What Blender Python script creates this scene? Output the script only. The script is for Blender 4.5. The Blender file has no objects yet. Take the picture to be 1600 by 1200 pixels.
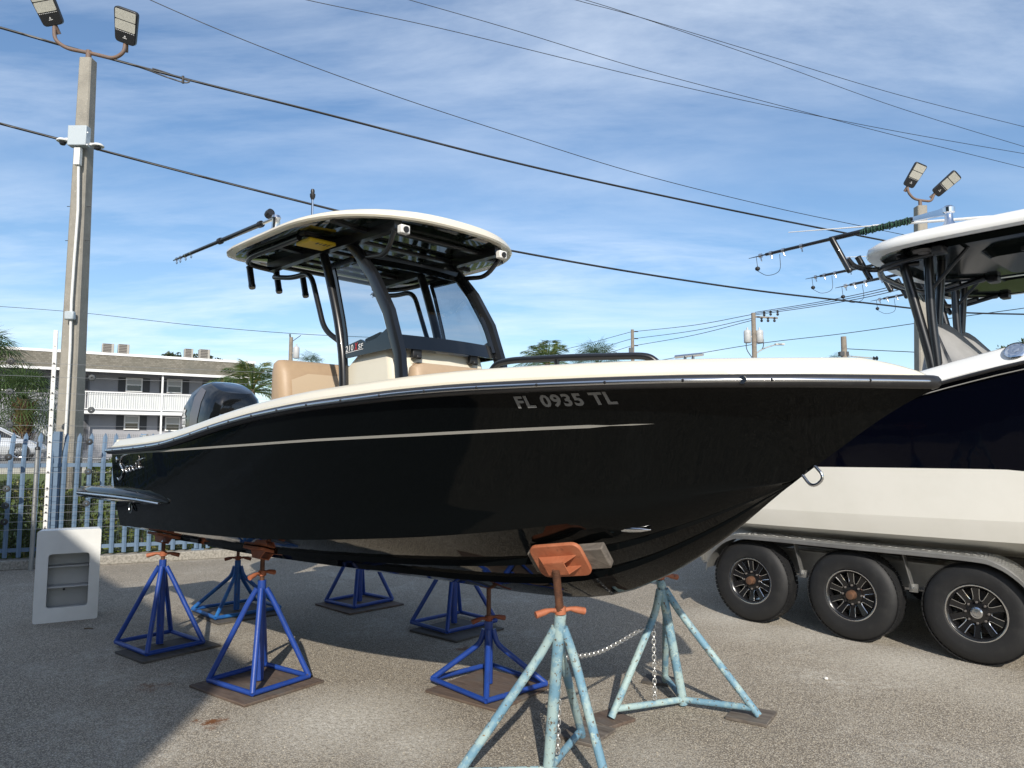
import bpy, bmesh, math, random
from mathutils import Vector, Matrix, Quaternion
random.seed(7)
R = math.radians
scene = bpy.context.scene
# ---------------------------------------------------------------- camera
FPX, HORIZ, CAMZ = 1142.0, 700.0, 1.73
PITCH = math.atan((HORIZ - 600) / FPX)
cam_d = bpy.data.cameras.new('camera'); cam = bpy.data.objects.new('camera', cam_d)
scene.collection.objects.link(cam); scene.camera = cam
cam.location = (0, 0, CAMZ); cam.rotation_euler = (R(90) + PITCH, 0, 0)
cam_d.sensor_width = 36; cam_d.lens = FPX / 1600 * 36; cam_d.clip_end = 3000; cam_d.clip_start = .05
# ---------------------------------------------------------------- sky, sun, exposure
SUN_EL = R(30.5); SUN_AZ = math.atan2(.07, -.99)      # direction TO the sun, measured from +Y towards +X
sdir = Vector((math.sin(SUN_AZ) * math.cos(SUN_EL), math.cos(SUN_AZ) * math.cos(SUN_EL), math.sin(SUN_EL)))
world = bpy.data.worlds.new('World'); scene.world = world; world.use_nodes = True
wt = world.node_tree; wt.nodes.clear()
def wn(t, **k):
    n = wt.nodes.new(t)
    for a, b in k.items(): setattr(n, a, b)
    return n
sky = wn('ShaderNodeTexSky', sky_type='NISHITA', sun_disc=False, sun_elevation=SUN_EL, sun_rotation=SUN_AZ,
         air_density=1.0, dust_density=.6, ozone_density=2.4)
tc = wn('ShaderNodeTexCoord'); sep = wn('ShaderNodeSeparateXYZ'); wt.links.new(tc.outputs['Generated'], sep.inputs[0])
def wmath(op, a, b=None, c=None):
    n = wn('ShaderNodeMath', operation=op)
    for i, x in enumerate((a, b, c)):
        if x is None: continue
        if isinstance(x, (int, float)): n.inputs[i].default_value = x
        else: wt.links.new(x, n.inputs[i])
    return n.outputs[0]
zz = wmath('MAXIMUM', wmath('ADD', sep.outputs[2], .12), .05)
comb = wn('ShaderNodeCombineXYZ')
wt.links.new(wmath('DIVIDE', sep.outputs[0], zz), comb.inputs[0]); wt.links.new(wmath('DIVIDE', sep.outputs[1], zz), comb.inputs[1])
mp = wn('ShaderNodeMapping'); wt.links.new(comb.outputs[0], mp.inputs[0])
mp.inputs['Rotation'].default_value = (0, 0, R(28)); mp.inputs['Scale'].default_value = (.55, 1.35, 1)
n1 = wn('ShaderNodeTexNoise'); n1.inputs['Scale'].default_value = 1.5; n1.inputs['Detail'].default_value = 9; n1.inputs['Roughness'].default_value = .62; n1.inputs['Distortion'].default_value = .25
wt.links.new(mp.outputs[0], n1.inputs['Vector'])
mp2 = wn('ShaderNodeMapping'); wt.links.new(comb.outputs[0], mp2.inputs[0])
mp2.inputs['Rotation'].default_value = (0, 0, R(20)); mp2.inputs['Scale'].default_value = (.28, .7, 1); mp2.inputs['Location'].default_value = (3.1, 1.7, 0)
n2 = wn('ShaderNodeTexNoise'); n2.inputs['Scale'].default_value = .8; n2.inputs['Detail'].default_value = 5
wt.links.new(mp2.outputs[0], n2.inputs['Vector'])
r1 = wn('ShaderNodeMapRange'); r1.inputs[1].default_value = .40; r1.inputs[2].default_value = .68; wt.links.new(n1.outputs[0], r1.inputs[0])
r2 = wn('ShaderNodeMapRange'); r2.inputs[1].default_value = .34; r2.inputs[2].default_value = .60; wt.links.new(n2.outputs[0], r2.inputs[0])
cl = wmath('MULTIPLY', wmath('MULTIPLY', r1.outputs[0], r2.outputs[0]), .68)
cl = wmath('ADD', cl, .03)
mixc = wn('ShaderNodeMix', data_type='RGBA'); wt.links.new(cl, mixc.inputs[0]); hs_ = wn('ShaderNodeHueSaturation'); hs_.inputs['Saturation'].default_value = 1.12; wt.links.new(sky.outputs[0], hs_.inputs['Color']); wt.links.new(hs_.outputs[0], mixc.inputs[6])
mixc.inputs[7].default_value = (7.0, 7.7, 8.6, 1)
bg = wn('ShaderNodeBackground'); bg.inputs[1].default_value = .128; wt.links.new(mixc.outputs[2], bg.inputs[0])
wo = wn('ShaderNodeOutputWorld'); wt.links.new(bg.outputs[0], wo.inputs[0])
sl = bpy.data.lights.new('sun', 'SUN'); sl.energy = 4.2; sl.angle = R(.55); sl.color = (1, .93, .82)
so = bpy.data.objects.new('sun', sl); scene.collection.objects.link(so); so.rotation_euler = (-sdir).to_track_quat('-Z', 'Y').to_euler()
so.location = (0, -20, 30)
vs = scene.view_settings; vs.view_transform = 'Standard'; vs.look = 'None'; vs.exposure = 0.25; vs.gamma = 1.0; vs.use_curve_mapping = False
# ---------------------------------------------------------------- pixel helpers
CAM = Vector((0, 0, CAMZ)); FW = Vector((0, math.cos(PITCH), math.sin(PITCH))); UP = Vector((0, -math.sin(PITCH), math.cos(PITCH)))
def ray(x, y): return FW + Vector((1, 0, 0)) * ((x - 800) / FPX) + UP * ((600 - y) / FPX)
def gp(x, y, z=0.0):
    r = ray(x, y); return CAM + r * ((z - CAMZ) / r.z)
def at(x, y, Y):
    r = ray(x, y); return CAM + r * (Y / r.y)
def vpl(x, y, A, B):
    """point of the ray on the vertical plane through the ground points A and B"""
    A = Vector((A[0], A[1], 0)); d = Vector((B[0] - A.x, B[1] - A.y, 0)); n = Vector((-d.y, d.x, 0)).normalized()
    r = ray(x, y); return CAM + r * ((A - CAM).dot(n) / r.dot(n))
class Frame:
    def __init__(s, x, y, deg): s.o = Vector((x, y, 0)); s.a = R(deg); s.ex = Vector((math.cos(s.a), math.sin(s.a), 0)); s.ey = Vector((-s.ex.y, s.ex.x, 0))
    def loc(s, P): d = P - s.o; return Vector((d.dot(s.ex), d.dot(s.ey), P.z))
    def lp(s, x, y, v):
        """pixel on the lengthwise plane v to starboard of the centre line, in local coordinates"""
        r = ray(x, y); k = (s.o - s.ey * v - CAM).dot(s.ey) / r.dot(s.ey); return s.loc(CAM + r * k)
def interp(x, T, V):
    if x <= T[0]: return V[0]
    for i in range(len(T) - 1):
        if x <= T[i + 1]:
            u = (x - T[i]) / (T[i + 1] - T[i]); return V[i] + (V[i + 1] - V[i]) * u
    return V[-1]
def pchip(T, V):
    n = len(T); h = [T[i + 1] - T[i] for i in range(n - 1)]; d = [(V[i + 1] - V[i]) / h[i] for i in range(n - 1)]
    m = [d[0]] + [0 if d[i - 1] * d[i] <= 0 else 2 * d[i - 1] * d[i] / (d[i - 1] + d[i]) for i in range(1, n - 1)] + [d[-1]]
    def f(x):
        if x <= T[0]: return V[0] + m[0] * (x - T[0]) * 0
        if x >= T[-1]: return V[-1]
        i = 0
        while x > T[i + 1]: i += 1
        u = (x - T[i]) / h[i]; a = u * u; b = a * u
        return (2*b - 3*a + 1) * V[i] + (b - 2*a + u) * h[i] * m[i] + (-2*b + 3*a) * V[i + 1] + (b - a) * h[i] * m[i + 1]
    return f
def spline(pts, k=8):
    P = [Vector(p) for p in pts]; out = []
    for i in range(len(P) - 1):
        a = P[i - 1] if i else P[0] * 2 - P[1]; b, c = P[i], P[i + 1]; d = P[i + 2] if i + 2 < len(P) else P[-1] * 2 - P[-2]
        for j in range(k):
            u = j / k
            out.append(.5 * (2*b + (c - a) * u + (2*a - 5*b + 4*c - d) * u*u + (3*b - a - 3*c + d) * u**3))
    out.append(P[-1]); return out
def fillet(pts, r, k=5):
    """round the corners of a polyline"""
    P = [Vector(p) for p in pts]; out = [P[0]]
    for i in range(1, len(P) - 1):
        a, b, c = P[i - 1], P[i], P[i + 1]; l = min(r, (a - b).length * .49, (c - b).length * .49)
        s = b + (a - b).normalized() * l; e = b + (c - b).normalized() * l
        for j in range(k + 1):
            u = j / k; out.append(s * (1 - u)**2 + b * 2 * u * (1 - u) + e * u * u)
    out.append(P[-1]); return out
# ---------------------------------------------------------------- mesh helper
class MB:
    def __init__(s): s.v = []; s.f = []
    def add(s, v, f):
        o = len(s.v); s.v += [tuple(p) for p in v]; s.f += [tuple(i + o for i in q) for q in f]; return s
    def box(s, c, d, rot=None):
        c = Vector(c); x, y, z = d[0] / 2, d[1] / 2, d[2] / 2
        v = [Vector(p) for p in ((-x,-y,-z),(x,-y,-z),(x,y,-z),(-x,y,-z),(-x,-y,z),(x,-y,z),(x,y,z),(-x,y,z))]
        if rot is not None: v = [rot @ p for p in v]
        return s.add([p + c for p in v], [(3,2,1,0),(4,5,6,7),(0,1,5,4),(1,2,6,5),(2,3,7,6),(3,0,4,7)])
    def bar(s, a, b, w, h, up=(0,0,1)):
        a, b = Vector(a), Vector(b); d = (b - a); L = d.length; d.normalize(); u = Vector(up)
        if abs(d.dot(u)) > .97: u = Vector((1, 0, 0))
        y = u.cross(d).normalized(); z = d.cross(y)
        return s.box((a + b) / 2, (L, w, h), Matrix((d, y, z)).transposed())
    def tube(s, pts, r, n=10, cap=True, closed=False, flat=1.0):
        P = [Vector(p) for p in pts]; m = len(P); rr = r if isinstance(r, (list, tuple)) else [r] * m
        T = []
        for i in range(m):
            a = P[(i - 1) % m] if (i or closed) else P[0]; b = P[(i + 1) % m] if (i < m - 1 or closed) else P[-1]
            t = b - a; T.append(t.normalized() if t.length > 1e-9 else Vector((0, 0, 1)))
        u = Vector((0, 0, 1)) if abs(T[0].z) < .9 else Vector((1, 0, 0))
        u = (u - T[0] * u.dot(T[0])).normalized(); V = []
        for i in range(m):
            u = u - T[i] * u.dot(T[i]); u = u.normalized() if u.length > 1e-6 else T[i].orthogonal().normalized()
            w = T[i].cross(u)
            for k in range(n):
                a = 2 * math.pi * k / n; V.append(P[i] + (u * math.cos(a) + w * math.sin(a) * flat) * rr[i])
        F = []
        for i in range(m if closed else m - 1):
            j = (i + 1) % m
            for k in range(n): F.append((i*n + k, i*n + (k+1) % n, j*n + (k+1) % n, j*n + k))
        if cap and not closed: F.append(tuple(range(n - 1, -1, -1))); F.append(tuple((m - 1) * n + k for k in range(n)))
        return s.add(V, F)
    def lathe(s, prof, c=(0,0,0), axis=(0,0,1), n=24, close=False, caps=True):
        """prof: list of (radius, height along axis)"""
        q = Vector((0, 0, 1)).rotation_difference(Vector(axis)); c = Vector(c); V = []; F = []; m = len(prof)
        for r, h in prof:
            for k in range(n):
                a = 2 * math.pi * k / n; V.append(c + q @ Vector((r * math.cos(a), r * math.sin(a), h)))
        for i in range(m if close else m - 1):
            j = (i + 1) % m
            for k in range(n): F.append((i*n + k, i*n + (k+1) % n, j*n + (k+1) % n, j*n + k))
        if caps and not close:
            if prof[0][0] > 1e-5: F.append(tuple(range(n - 1, -1, -1)))
            if prof[-1][0] > 1e-5: F.append(tuple((m - 1) * n + k for k in range(n)))
        return s.add(V, F)
    def loft(s, rings, closed=False, caps=False):
        n = len(rings[0]); V = [p for r in rings for p in r]; F = []
        for i in range(len(rings) - 1):
            for k in range(n if closed else n - 1):
                F.append((i*n + k, i*n + (k+1) % n, (i+1)*n + (k+1) % n, (i+1)*n + k))
        if caps: F.append(tuple(range(n - 1, -1, -1))); F.append(tuple((len(rings) - 1) * n + k for k in range(n)))
        return s.add(V, F)
    def prism(s, poly, z0, z1):
        n = len(poly); V = [(p[0], p[1], z0) for p in poly] + [(p[0], p[1], z1) for p in poly]
        return s.add(V, [tuple(range(n - 1, -1, -1)), tuple(range(n, 2*n))] + [(k, (k+1) % n, n + (k+1) % n, n + k) for k in range(n)])
    def xform(s, M): s.v = [tuple(M @ Vector(p)) for p in s.v]; return s
    def build(s, name, mat, parent=None, smooth=35, bevel=0, fixn=True, seg=2):
        me = bpy.data.meshes.new(name); me.from_pydata(s.v, [], s.f)
        if fixn:
            bm = bmesh.new(); bm.from_mesh(me); bmesh.ops.remove_doubles(bm, verts=bm.verts, dist=1e-5)
            bmesh.ops.recalc_face_normals(bm, faces=bm.faces); bm.to_mesh(me); bm.free()
        me.materials.append(mat)
        if smooth:
            me.shade_smooth()
            me.set_sharp_from_angle(angle=R(smooth))
        o = bpy.data.objects.new(name, me); scene.collection.objects.link(o)
        if parent: o.parent = parent
        if bevel:
            b = o.modifiers.new('bevel', 'BEVEL'); b.width = bevel; b.segments = seg; b.limit_method = 'ANGLE'; b.angle_limit = R(40); b.harden_normals = False
        return o
def thing(name, label, cat, loc=(0,0,0), rz=0, group=None):
    o = bpy.data.objects.new(name, None); scene.collection.objects.link(o); o.empty_display_size = .2
    o.location = loc; o.rotation_euler = (0, 0, rz); return tag(o, label, cat, group)
def tag(o, label=None, cat=None, group=None, kind=None):
    if label: o['label'] = label
    if cat: o['category'] = cat
    if group: o['group'] = group
    if kind: o['kind'] = kind
    return o
def pivot(name, parent, loc=(0,0,0)):
    o = bpy.data.objects.new(name, None); scene.collection.objects.link(o); o.parent = parent; o.location = loc; o.empty_display_size = .1; return o
KIDS = {}
def copy_tree(o, parent=None):
    c = o.copy(); scene.collection.objects.link(c); c.parent = parent
    for ch in [x for x in scene.objects if x.parent == o]: copy_tree(ch, c)
    return c
# ---------------------------------------------------------------- materials
def M(name, col, rough=.5, metal=0.0, spec=.5, coat=0.0, var=None, bump=None, stain=None):
    """var=(scale, colour2, low, high[, detail]); bump=(scale, strength); stain=(scale, colour, low, high)"""
    m = bpy.data.materials.new(name); m.use_nodes = True; t = m.node_tree; b = t.nodes['Principled BSDF']
    c4 = lambda c: (c[0], c[1], c[2], 1)
    b.inputs['Base Color'].default_value = c4(col); b.inputs['Roughness'].default_value = rough; b.inputs['Metallic'].default_value = metal
    b.inputs['Specular IOR Level'].default_value = spec; b.inputs['Coat Weight'].default_value = coat; b.inputs['Coat Roughness'].default_value = .03
    co = t.nodes.new('ShaderNodeTexCoord').outputs['Object']; last = None
    for k, w in enumerate((var, stain)):
        if not w: continue
        n = t.nodes.new('ShaderNodeTexNoise'); n.inputs['Scale'].default_value = w[0]; n.inputs['Detail'].default_value = 6; n.inputs['Roughness'].default_value = .62
        t.links.new(co, n.inputs['Vector'])
        mr = t.nodes.new('ShaderNodeMapRange'); mr.inputs[1].default_value = w[2]; mr.inputs[2].default_value = w[3]; t.links.new(n.outputs[0], mr.inputs[0])
        mx = t.nodes.new('ShaderNodeMix'); mx.data_type = 'RGBA'; t.links.new(mr.outputs[0], mx.inputs[0])
        if last: t.links.new(last, mx.inputs[6])
        else: mx.inputs[6].default_value = c4(col)
        mx.inputs[7].default_value = c4(w[1]); last = mx.outputs[2]
    if last: t.links.new(last, b.inputs['Base Color'])
    if bump:
        n = t.nodes.new('ShaderNodeTexNoise'); n.inputs['Scale'].default_value = bump[0]; n.inputs['Detail'].default_value = 5; t.links.new(co, n.inputs['Vector'])
        bp = t.nodes.new('ShaderNodeBump'); bp.inputs['Strength'].default_value = bump[1]; bp.inputs['Distance'].default_value = .01
        t.links.new(n.outputs[0], bp.inputs['Height']); t.links.new(bp.outputs[0], b.inputs['Normal'])
    return m
def node(t, typ, ins=None, **k):
    n = t.nodes.new(typ)
    for a, b in k.items(): setattr(n, a, b)
    for a, b in (ins or {}).items():
        if hasattr(b, 'node'): t.links.new(b, n.inputs[a])
        else: n.inputs[a].default_value = b
    return n
def mixcol(t, fac, a, b):
    m = t.nodes.new('ShaderNodeMix'); m.data_type = 'RGBA'
    for i, x in ((0, fac), (6, a), (7, b)):
        if hasattr(x, 'node'): t.links.new(x, m.inputs[i])
        else: m.inputs[i].default_value = x if i == 0 else (x[0], x[1], x[2], 1)
    return m.outputs[2]
def rng(t, x, lo, hi): return node(t, 'ShaderNodeMapRange', {0: x, 1: lo, 2: hi}).outputs[0]
def newmat(name):
    m = bpy.data.materials.new(name); m.use_nodes = True; t = m.node_tree; return m, t, t.nodes['Principled BSDF']
MAT = {}
def asphalt():
    m, t, b = newmat('aggregate_asphalt'); co = node(t, 'ShaderNodeTexCoord').outputs['Object']
    peb = node(t, 'ShaderNodeTexVoronoi', {'Vector': co, 'Scale': 105.0, 'Randomness': 1.0})
    peb2 = node(t, 'ShaderNodeTexVoronoi', {'Vector': co, 'Scale': 190.0})
    sepc = node(t, 'ShaderNodeSeparateColor', {0: peb.outputs['Color']})
    grain = mixcol(t, rng(t, sepc.outputs[0], .15, .95), (.28, .24, .185), (.54, .475, .375))
    gap = rng(t, peb.outputs['Distance'], .36, .62)
    grain = mixcol(t, gap, grain, (.18, .158, .13))
    s2 = node(t, 'ShaderNodeSeparateColor', {0: peb2.outputs['Color']})
    grain = mixcol(t, rng(t, s2.outputs[1], .86, .93), grain, (.55, .51, .44))
    n = node(t, 'ShaderNodeTexNoise', {'Vector': co, 'Scale': .55, 'Detail': 7.0, 'Roughness': .6})
    wear = rng(t, n.outputs[0], .52, .70)
    n3 = node(t, 'ShaderNodeTexNoise', {'Vector': co, 'Scale': 9.0, 'Detail': 6.0, 'Roughness': .7})
    wear = node(t, 'ShaderNodeMath', {0: wear, 1: rng(t, n3.outputs[0], .36, .62)}, operation='MULTIPLY').outputs[0]
    # worn, sandy spots where the wheels and stands stood
    def spot(c, r0, r1):
        d = node(t, 'ShaderNodeVectorMath', {0: co, 1: (c[0], c[1], 0)}, operation='DISTANCE').outputs['Value']
        wob = node(t, 'ShaderNodeMath', {0: n3.outputs[0], 1: .55, 2: -.28}, operation='MULTIPLY_ADD').outputs[0]
        d = node(t, 'ShaderNodeMath', {0: d, 1: wob}, operation='ADD').outputs[0]
        return rng(t, d, r1, r0)
    for c, r0, r1, k in ((gp(530, 1125), .15, .80, 1.0), (gp(640, 1160), .05, .5, .9), (gp(1290, 990), .1, .9, .9), (gp(1420, 1035), .1, .9, .8), (gp(1150, 965), .1, .7, .8), (gp(1540, 1075), .1, .7, .4), (gp(1010, 1180), .05, .45, .55), (gp(1190, 990), .1, .6, .55)):
        wear = node(t, 'ShaderNodeMath', {0: wear, 1: node(t, 'ShaderNodeMath', {0: spot(c, r0, r1), 1: k}, operation='MULTIPLY').outputs[0]}, operation='MAXIMUM').outputs[0]
    pale = mixcol(t, rng(t, n3.outputs[0], .3, .7), (.58, .55, .49), (.74, .71, .64))
    pale = mixcol(t, rng(t, sepc.outputs[1], .2, .9), pale, (.48, .45, .39))
    n5 = node(t, 'ShaderNodeTexNoise', {'Vector': co, 'Scale': 34.0, 'Detail': 5.0, 'Roughness': .75})
    sh = node(t, 'ShaderNodeMath', {0: rng(t, n5.outputs[0], .40, .60), 1: .75, 2: .25}, operation='MULTIPLY_ADD').outputs[0]
    wf = node(t, 'ShaderNodeMath', {0: wear, 1: sh}, operation='MULTIPLY').outputs[0]
    c = mixcol(t, wf, grain, pale)
    nd = node(t, 'ShaderNodeTexNoise', {'Vector': co, 'Scale': .33, 'Detail': 4.0})
    dk = node(t, 'ShaderNodeMath', {0: rng(t, nd.outputs[0], .48, .72), 1: .18}, operation='MULTIPLY').outputs[0]
    c = mixcol(t, dk, c, (.07, .065, .058))
    for q, r in (((240, 1072), .10), ((330, 1131), .09), ((322, 1128), .06), ((725, 1015), .09)):
        p = gp(*q)
        f = node(t, 'ShaderNodeMath', {0: spot(p, 0.0, r), 1: .75}, operation='MULTIPLY').outputs[0]
        c = mixcol(t, f, c, (.16, .055, .012))
    # fine branching cracks
    cv = node(t, 'ShaderNodeTexVoronoi', {'Vector': node(t, 'ShaderNodeMix', {0: .12, 4: co, 5: n3.outputs[1]}, data_type='VECTOR').outputs[1], 'Scale': .42}, feature='DISTANCE_TO_EDGE')
    ck = node(t, 'ShaderNodeMath', {0: rng(t, cv.outputs['Distance'], .006, .001), 1: .12}, operation='MULTIPLY').outputs[0]
    c = mixcol(t, ck, c, (.045, .042, .038))
    t.links.new(c, b.inputs['Base Color']); b.inputs['Roughness'].default_value = .9; b.inputs['Specular IOR Level'].default_value = .25
    bp = node(t, 'ShaderNodeBump', {'Strength': .55, 'Distance': .006, 'Height': node(t, 'ShaderNodeMath', {0: 1.0, 1: peb.outputs['Distance']}, operation='SUBTRACT').outputs[0]})
    t.links.new(bp.outputs[0], b.inputs['Normal']); return m
def peeling():
    m, t, b = newmat('peeling_blue_paint'); co = node(t, 'ShaderNodeTexCoord').outputs['Object']
    n1 = node(t, 'ShaderNodeTexNoise', {'Vector': co, 'Scale': 7.0, 'Detail': 5.0, 'Roughness': .6}); n2 = node(t, 'ShaderNodeTexNoise', {'Vector': co, 'Scale': 42.0, 'Detail': 4.0, 'Roughness': .7})
    n3 = node(t, 'ShaderNodeTexNoise', {'Vector': node(t, 'ShaderNodeMapping', {0: co, 1: (5, 2, 1)}).outputs[0], 'Scale': 16.0, 'Detail': 6.0, 'Roughness': .75})
    c = mixcol(t, rng(t, n1.outputs[0], .44, .56), (.33, .45, .455), (.15, .29, .39))
    c = mixcol(t, rng(t, n3.outputs[0], .58, .63), c, (.42, .52, .48))
    c = mixcol(t, rng(t, n2.outputs[0], .595, .635), c, (.12, .085, .05))
    c = mixcol(t, node(t, 'ShaderNodeMath', {0: rng(t, n3.outputs[0], .40, .34), 1: rng(t, n2.outputs[0], .45, .55)}, operation='MULTIPLY').outputs[0], c, (.30, .17, .06))
    t.links.new(c, b.inputs['Base Color']); b.inputs['Roughness'].default_value = .6
    bp = node(t, 'ShaderNodeBump', {'Strength': .5, 'Distance': .004, 'Height': n2.outputs[0]}); t.links.new(bp.outputs[0], b.inputs['Normal']); return m
def plywood(name, c1, c2, sc=6.0):
    m, t, b = newmat(name); co = node(t, 'ShaderNodeTexCoord').outputs['Object']
    n = node(t, 'ShaderNodeTexNoise', {'Vector': node(t, 'ShaderNodeMapping', {0: co, 3: (1, 9, 9)}).outputs[0], 'Scale': sc, 'Detail': 6.0, 'Roughness': .65, 'Distortion': .6})
    n2 = node(t, 'ShaderNodeTexNoise', {'Vector': co, 'Scale': 5.0, 'Detail': 4.0})
    c = mixcol(t, rng(t, n.outputs[0], .35, .66), c1, c2); c = mixcol(t, rng(t, n2.outputs[0], .5, .75), c, (.11, .10, .09))
    t.links.new(c, b.inputs['Base Color']); b.inputs['Roughness'].default_value = .85
    bp = node(t, 'ShaderNodeBump', {'Strength': .5, 'Distance': .004, 'Height': n.outputs[0]}); t.links.new(bp.outputs[0], b.inputs['Normal']); return m
def glass(name, tint, refl=.9, rough=.0):
    m = bpy.data.materials.new(name); m.use_nodes = True; t = m.node_tree; t.nodes.remove(t.nodes['Principled BSDF']); out = t.nodes['Material Output']
    tr = node(t, 'ShaderNodeBsdfTransparent', {0: (*tint, 1)}); gl = node(t, 'ShaderNodeBsdfGlossy', {'Color': (refl, refl, refl, 1), 'Roughness': rough})
    fr = node(t, 'ShaderNodeFresnel', {0: 1.5}); mx = node(t, 'ShaderNodeMixShader', {0: fr.outputs[0], 1: tr.outputs[0], 2: gl.outputs[0]})
    t.links.new(mx.outputs[0], out.inputs[0]); return m
def leafmat(name, c1, c2, trans=.25, c3=None):
    m, t, b = newmat(name)
    oi = node(t, 'ShaderNodeNewGeometry'); r = oi.outputs['Random Per Island']
    c = mixcol(t, r, c1, c2)
    if c3: c = mixcol(t, rng(t, r, .86, .92), c, c3)
    t.links.new(c, b.inputs['Base Color']); b.inputs['Roughness'].default_value = .45; b.inputs['Specular IOR Level'].default_value = .35
    tl = node(t, 'ShaderNodeBsdfTranslucent', {0: c}); mx = node(t, 'ShaderNodeMixShader', {0: trans, 1: b.outputs[0], 2: tl.outputs[0]})
    t.links.new(mx.outputs[0], t.nodes['Material Output'].inputs[0]); return m
def gelcoat(name, col, rough=.07, wave=.0025):
    m, t, b = newmat(name); co = node(t, 'ShaderNodeTexCoord').outputs['Object']
    n = node(t, 'ShaderNodeTexNoise', {'Vector': co, 'Scale': 2.3, 'Detail': 3.0}); n2 = node(t, 'ShaderNodeTexNoise', {'Vector': node(t, 'ShaderNodeMapping', {0: co, 3: (3, 3, .6)}).outputs[0], 'Scale': 6.0, 'Detail': 6.0, 'Roughness': .7})
    b.inputs['Base Color'].default_value = (*col, 1)
    t.links.new(node(t, 'ShaderNodeMapRange', {0: n2.outputs[0], 1: .35, 2: .75, 3: rough * .4, 4: rough + .02}).outputs[0], b.inputs['Roughness'])
    b.inputs['Specular IOR Level'].default_value = .16
    bp = node(t, 'ShaderNodeBump', {'Strength': .4, 'Distance': wave * 4, 'Height': n.outputs[0]}); t.links.new(bp.outputs[0], b.inputs['Normal']); return m
MAT['asphalt'] = asphalt(); MAT['peel'] = peeling()
MAT['ply'] = plywood('weathered_plywood', (.075, .05, .038), (.15, .11, .085)); MAT['plygrey'] = plywood('grey_board', (.075, .06, .05), (.19, .165, .14), 4.0)
MAT['plydark'] = plywood('dark_plywood', (.045, .04, .036), (.095, .085, .075))
MAT['hull'] = gelcoat('black_gelcoat', (.0025, .0032, .0035), .05); MAT['navy'] = gelcoat('navy_gelcoat', (.0012, .0017, .0048), .06)
MAT['cream'] = M('cream_gelcoat', (.72, .675, .56), .28, coat=.3, var=(3, (.68, .635, .52), .4, .8))
MAT['white'] = M('white_gelcoat', (.82, .82, .80), .3, coat=.3, var=(2.2, (.77, .77, .74), .4, .8))
MAT['hullwhite'] = M('white_hull_bottom', (.80, .79, .74), .25, coat=.2, var=(1.6, (.73, .72, .66), .45, .8))
MAT['blackgloss'] = M('black_gloss_paint', (.006, .007, .008), .12, coat=.5)
MAT['underside'] = M('black_underside_gelcoat', (.006, .008, .007), .10, spec=.04); MAT['underside1'] = M('black_gelcoat_green_reflection', (.008, .013, .009), .05, spec=.6, coat=.4)  # underside1: greenish reflection of the surroundings tinted into the black base colour
MAT['blackmetal'] = M('black_powder_coat', (.010, .011, .013), .30, coat=.3)
MAT['blackplastic'] = M('black_plastic', (.018, .018, .02), .42)
MAT['rubrail'] = M('black_vinyl_rub_rail', (.02, .02, .022), .35, var=(30, (.035, .035, .036), .5, .8))
MAT['steel'] = M('stainless_steel', (.62, .63, .65), .18, 1.0)
MAT['chrome'] = M('polished_chrome', (.75, .76, .78), .08, 1.0)
MAT['alu'] = M('mill_aluminium', (.42, .42, .41), .48, .85, var=(5, (.30, .30, .29), .4, .75), bump=(40, .15))
MAT['bluepaint'] = M('royal_blue_paint', (.013, .052, .28), .45, coat=.1, var=(7, (.011, .04, .20), .45, .75), stain=(30, (.07, .055, .05), .655, .70), bump=(60, .12))
MAT['bluepaint2'] = M('teal_blue_worn_paint', (.012, .085, .30), .45, var=(9, (.02, .16, .42), .5, .7), stain=(30, (.06, .04, .03), .64, .70), bump=(60, .15))
MAT['orange'] = M('faded_orange_primer', (.34, .105, .048), .62, var=(9, (.42, .155, .08), .4, .7), stain=(24, (.14, .055, .03), .60, .72), bump=(50, .2))
MAT['orange2'] = M('dirty_orange_primer', (.24, .062, .025), .65, var=(12, (.13, .04, .02), .4, .7), stain=(20, (.30, .14, .08), .60, .72), bump=(50, .25))
MAT['rustscrew'] = M('rusty_threaded_steel', (.12, .06, .04), .6, .4, var=(30, (.20, .09, .05), .4, .7), bump=(80, .3))
MAT['galv'] = M('galvanised_chain', (.50, .50, .49), .4, .8)
MAT['tan'] = M('tan_vinyl', (.42, .305, .20), .5, var=(20, (.39, .28, .185), .4, .7), bump=(180, .06))
MAT['tanlight'] = M('light_tan_vinyl', (.52, .41, .29), .5, bump=(180, .06))
MAT['glass'] = glass('windshield_glass', (.64, .67, .70)); MAT['pane'] = M('dark_window_glass', (.03, .035, .04), .06, spec=.7)
MAT['concrete'] = M('grey_concrete', (.30, .28, .24), .9, var=(4, (.23, .215, .185), .4, .7), stain=(30, (.44, .41, .35), .60, .72), bump=(60, .35))
MAT['kerb'] = M('pebbly_concrete', (.33, .31, .27), .92, var=(30, (.20, .185, .16), .42, .6), stain=(70, (.48, .45, .40), .60, .68), bump=(70, .6))
MAT['fenceblue'] = M('blue_grey_fence_paint', (.125, .19, .275), .5, var=(6, (.10, .155, .235), .4, .75))
MAT['wirem'] = M('grey_mesh_wire', (.06, .065, .07), .5, .5)
MAT['wire'] = M('bright_fence_wire', (.55, .55, .55), .4, .8)
MAT['pvc'] = M('white_pvc', (.72, .71, .68), .5, var=(14, (.60, .59, .56), .5, .8))
MAT['greybox'] = M('grey_painted_box', (.42, .47, .50), .45)
MAT['rustpipe'] = M('rusty_brown_pipe', (.17, .125, .105), .7, .2, var=(14, (.20, .10, .05), .5, .7), bump=(40, .3))
MAT['lampblack'] = M('lamp_housing', (.02, .021, .024), .4); MAT['lens'] = M('lamp_lens', (.55, .54, .48), .25, var=(60, (.42, .41, .37), .45, .6))
MAT['cable'] = M('black_cable', (.012, .012, .013), .5)
MAT['tyre'] = M('tyre_rubber', (.010, .0105, .012), .62, var=(8, (.024, .024, .024), .5, .8), bump=(90, .12))
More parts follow.
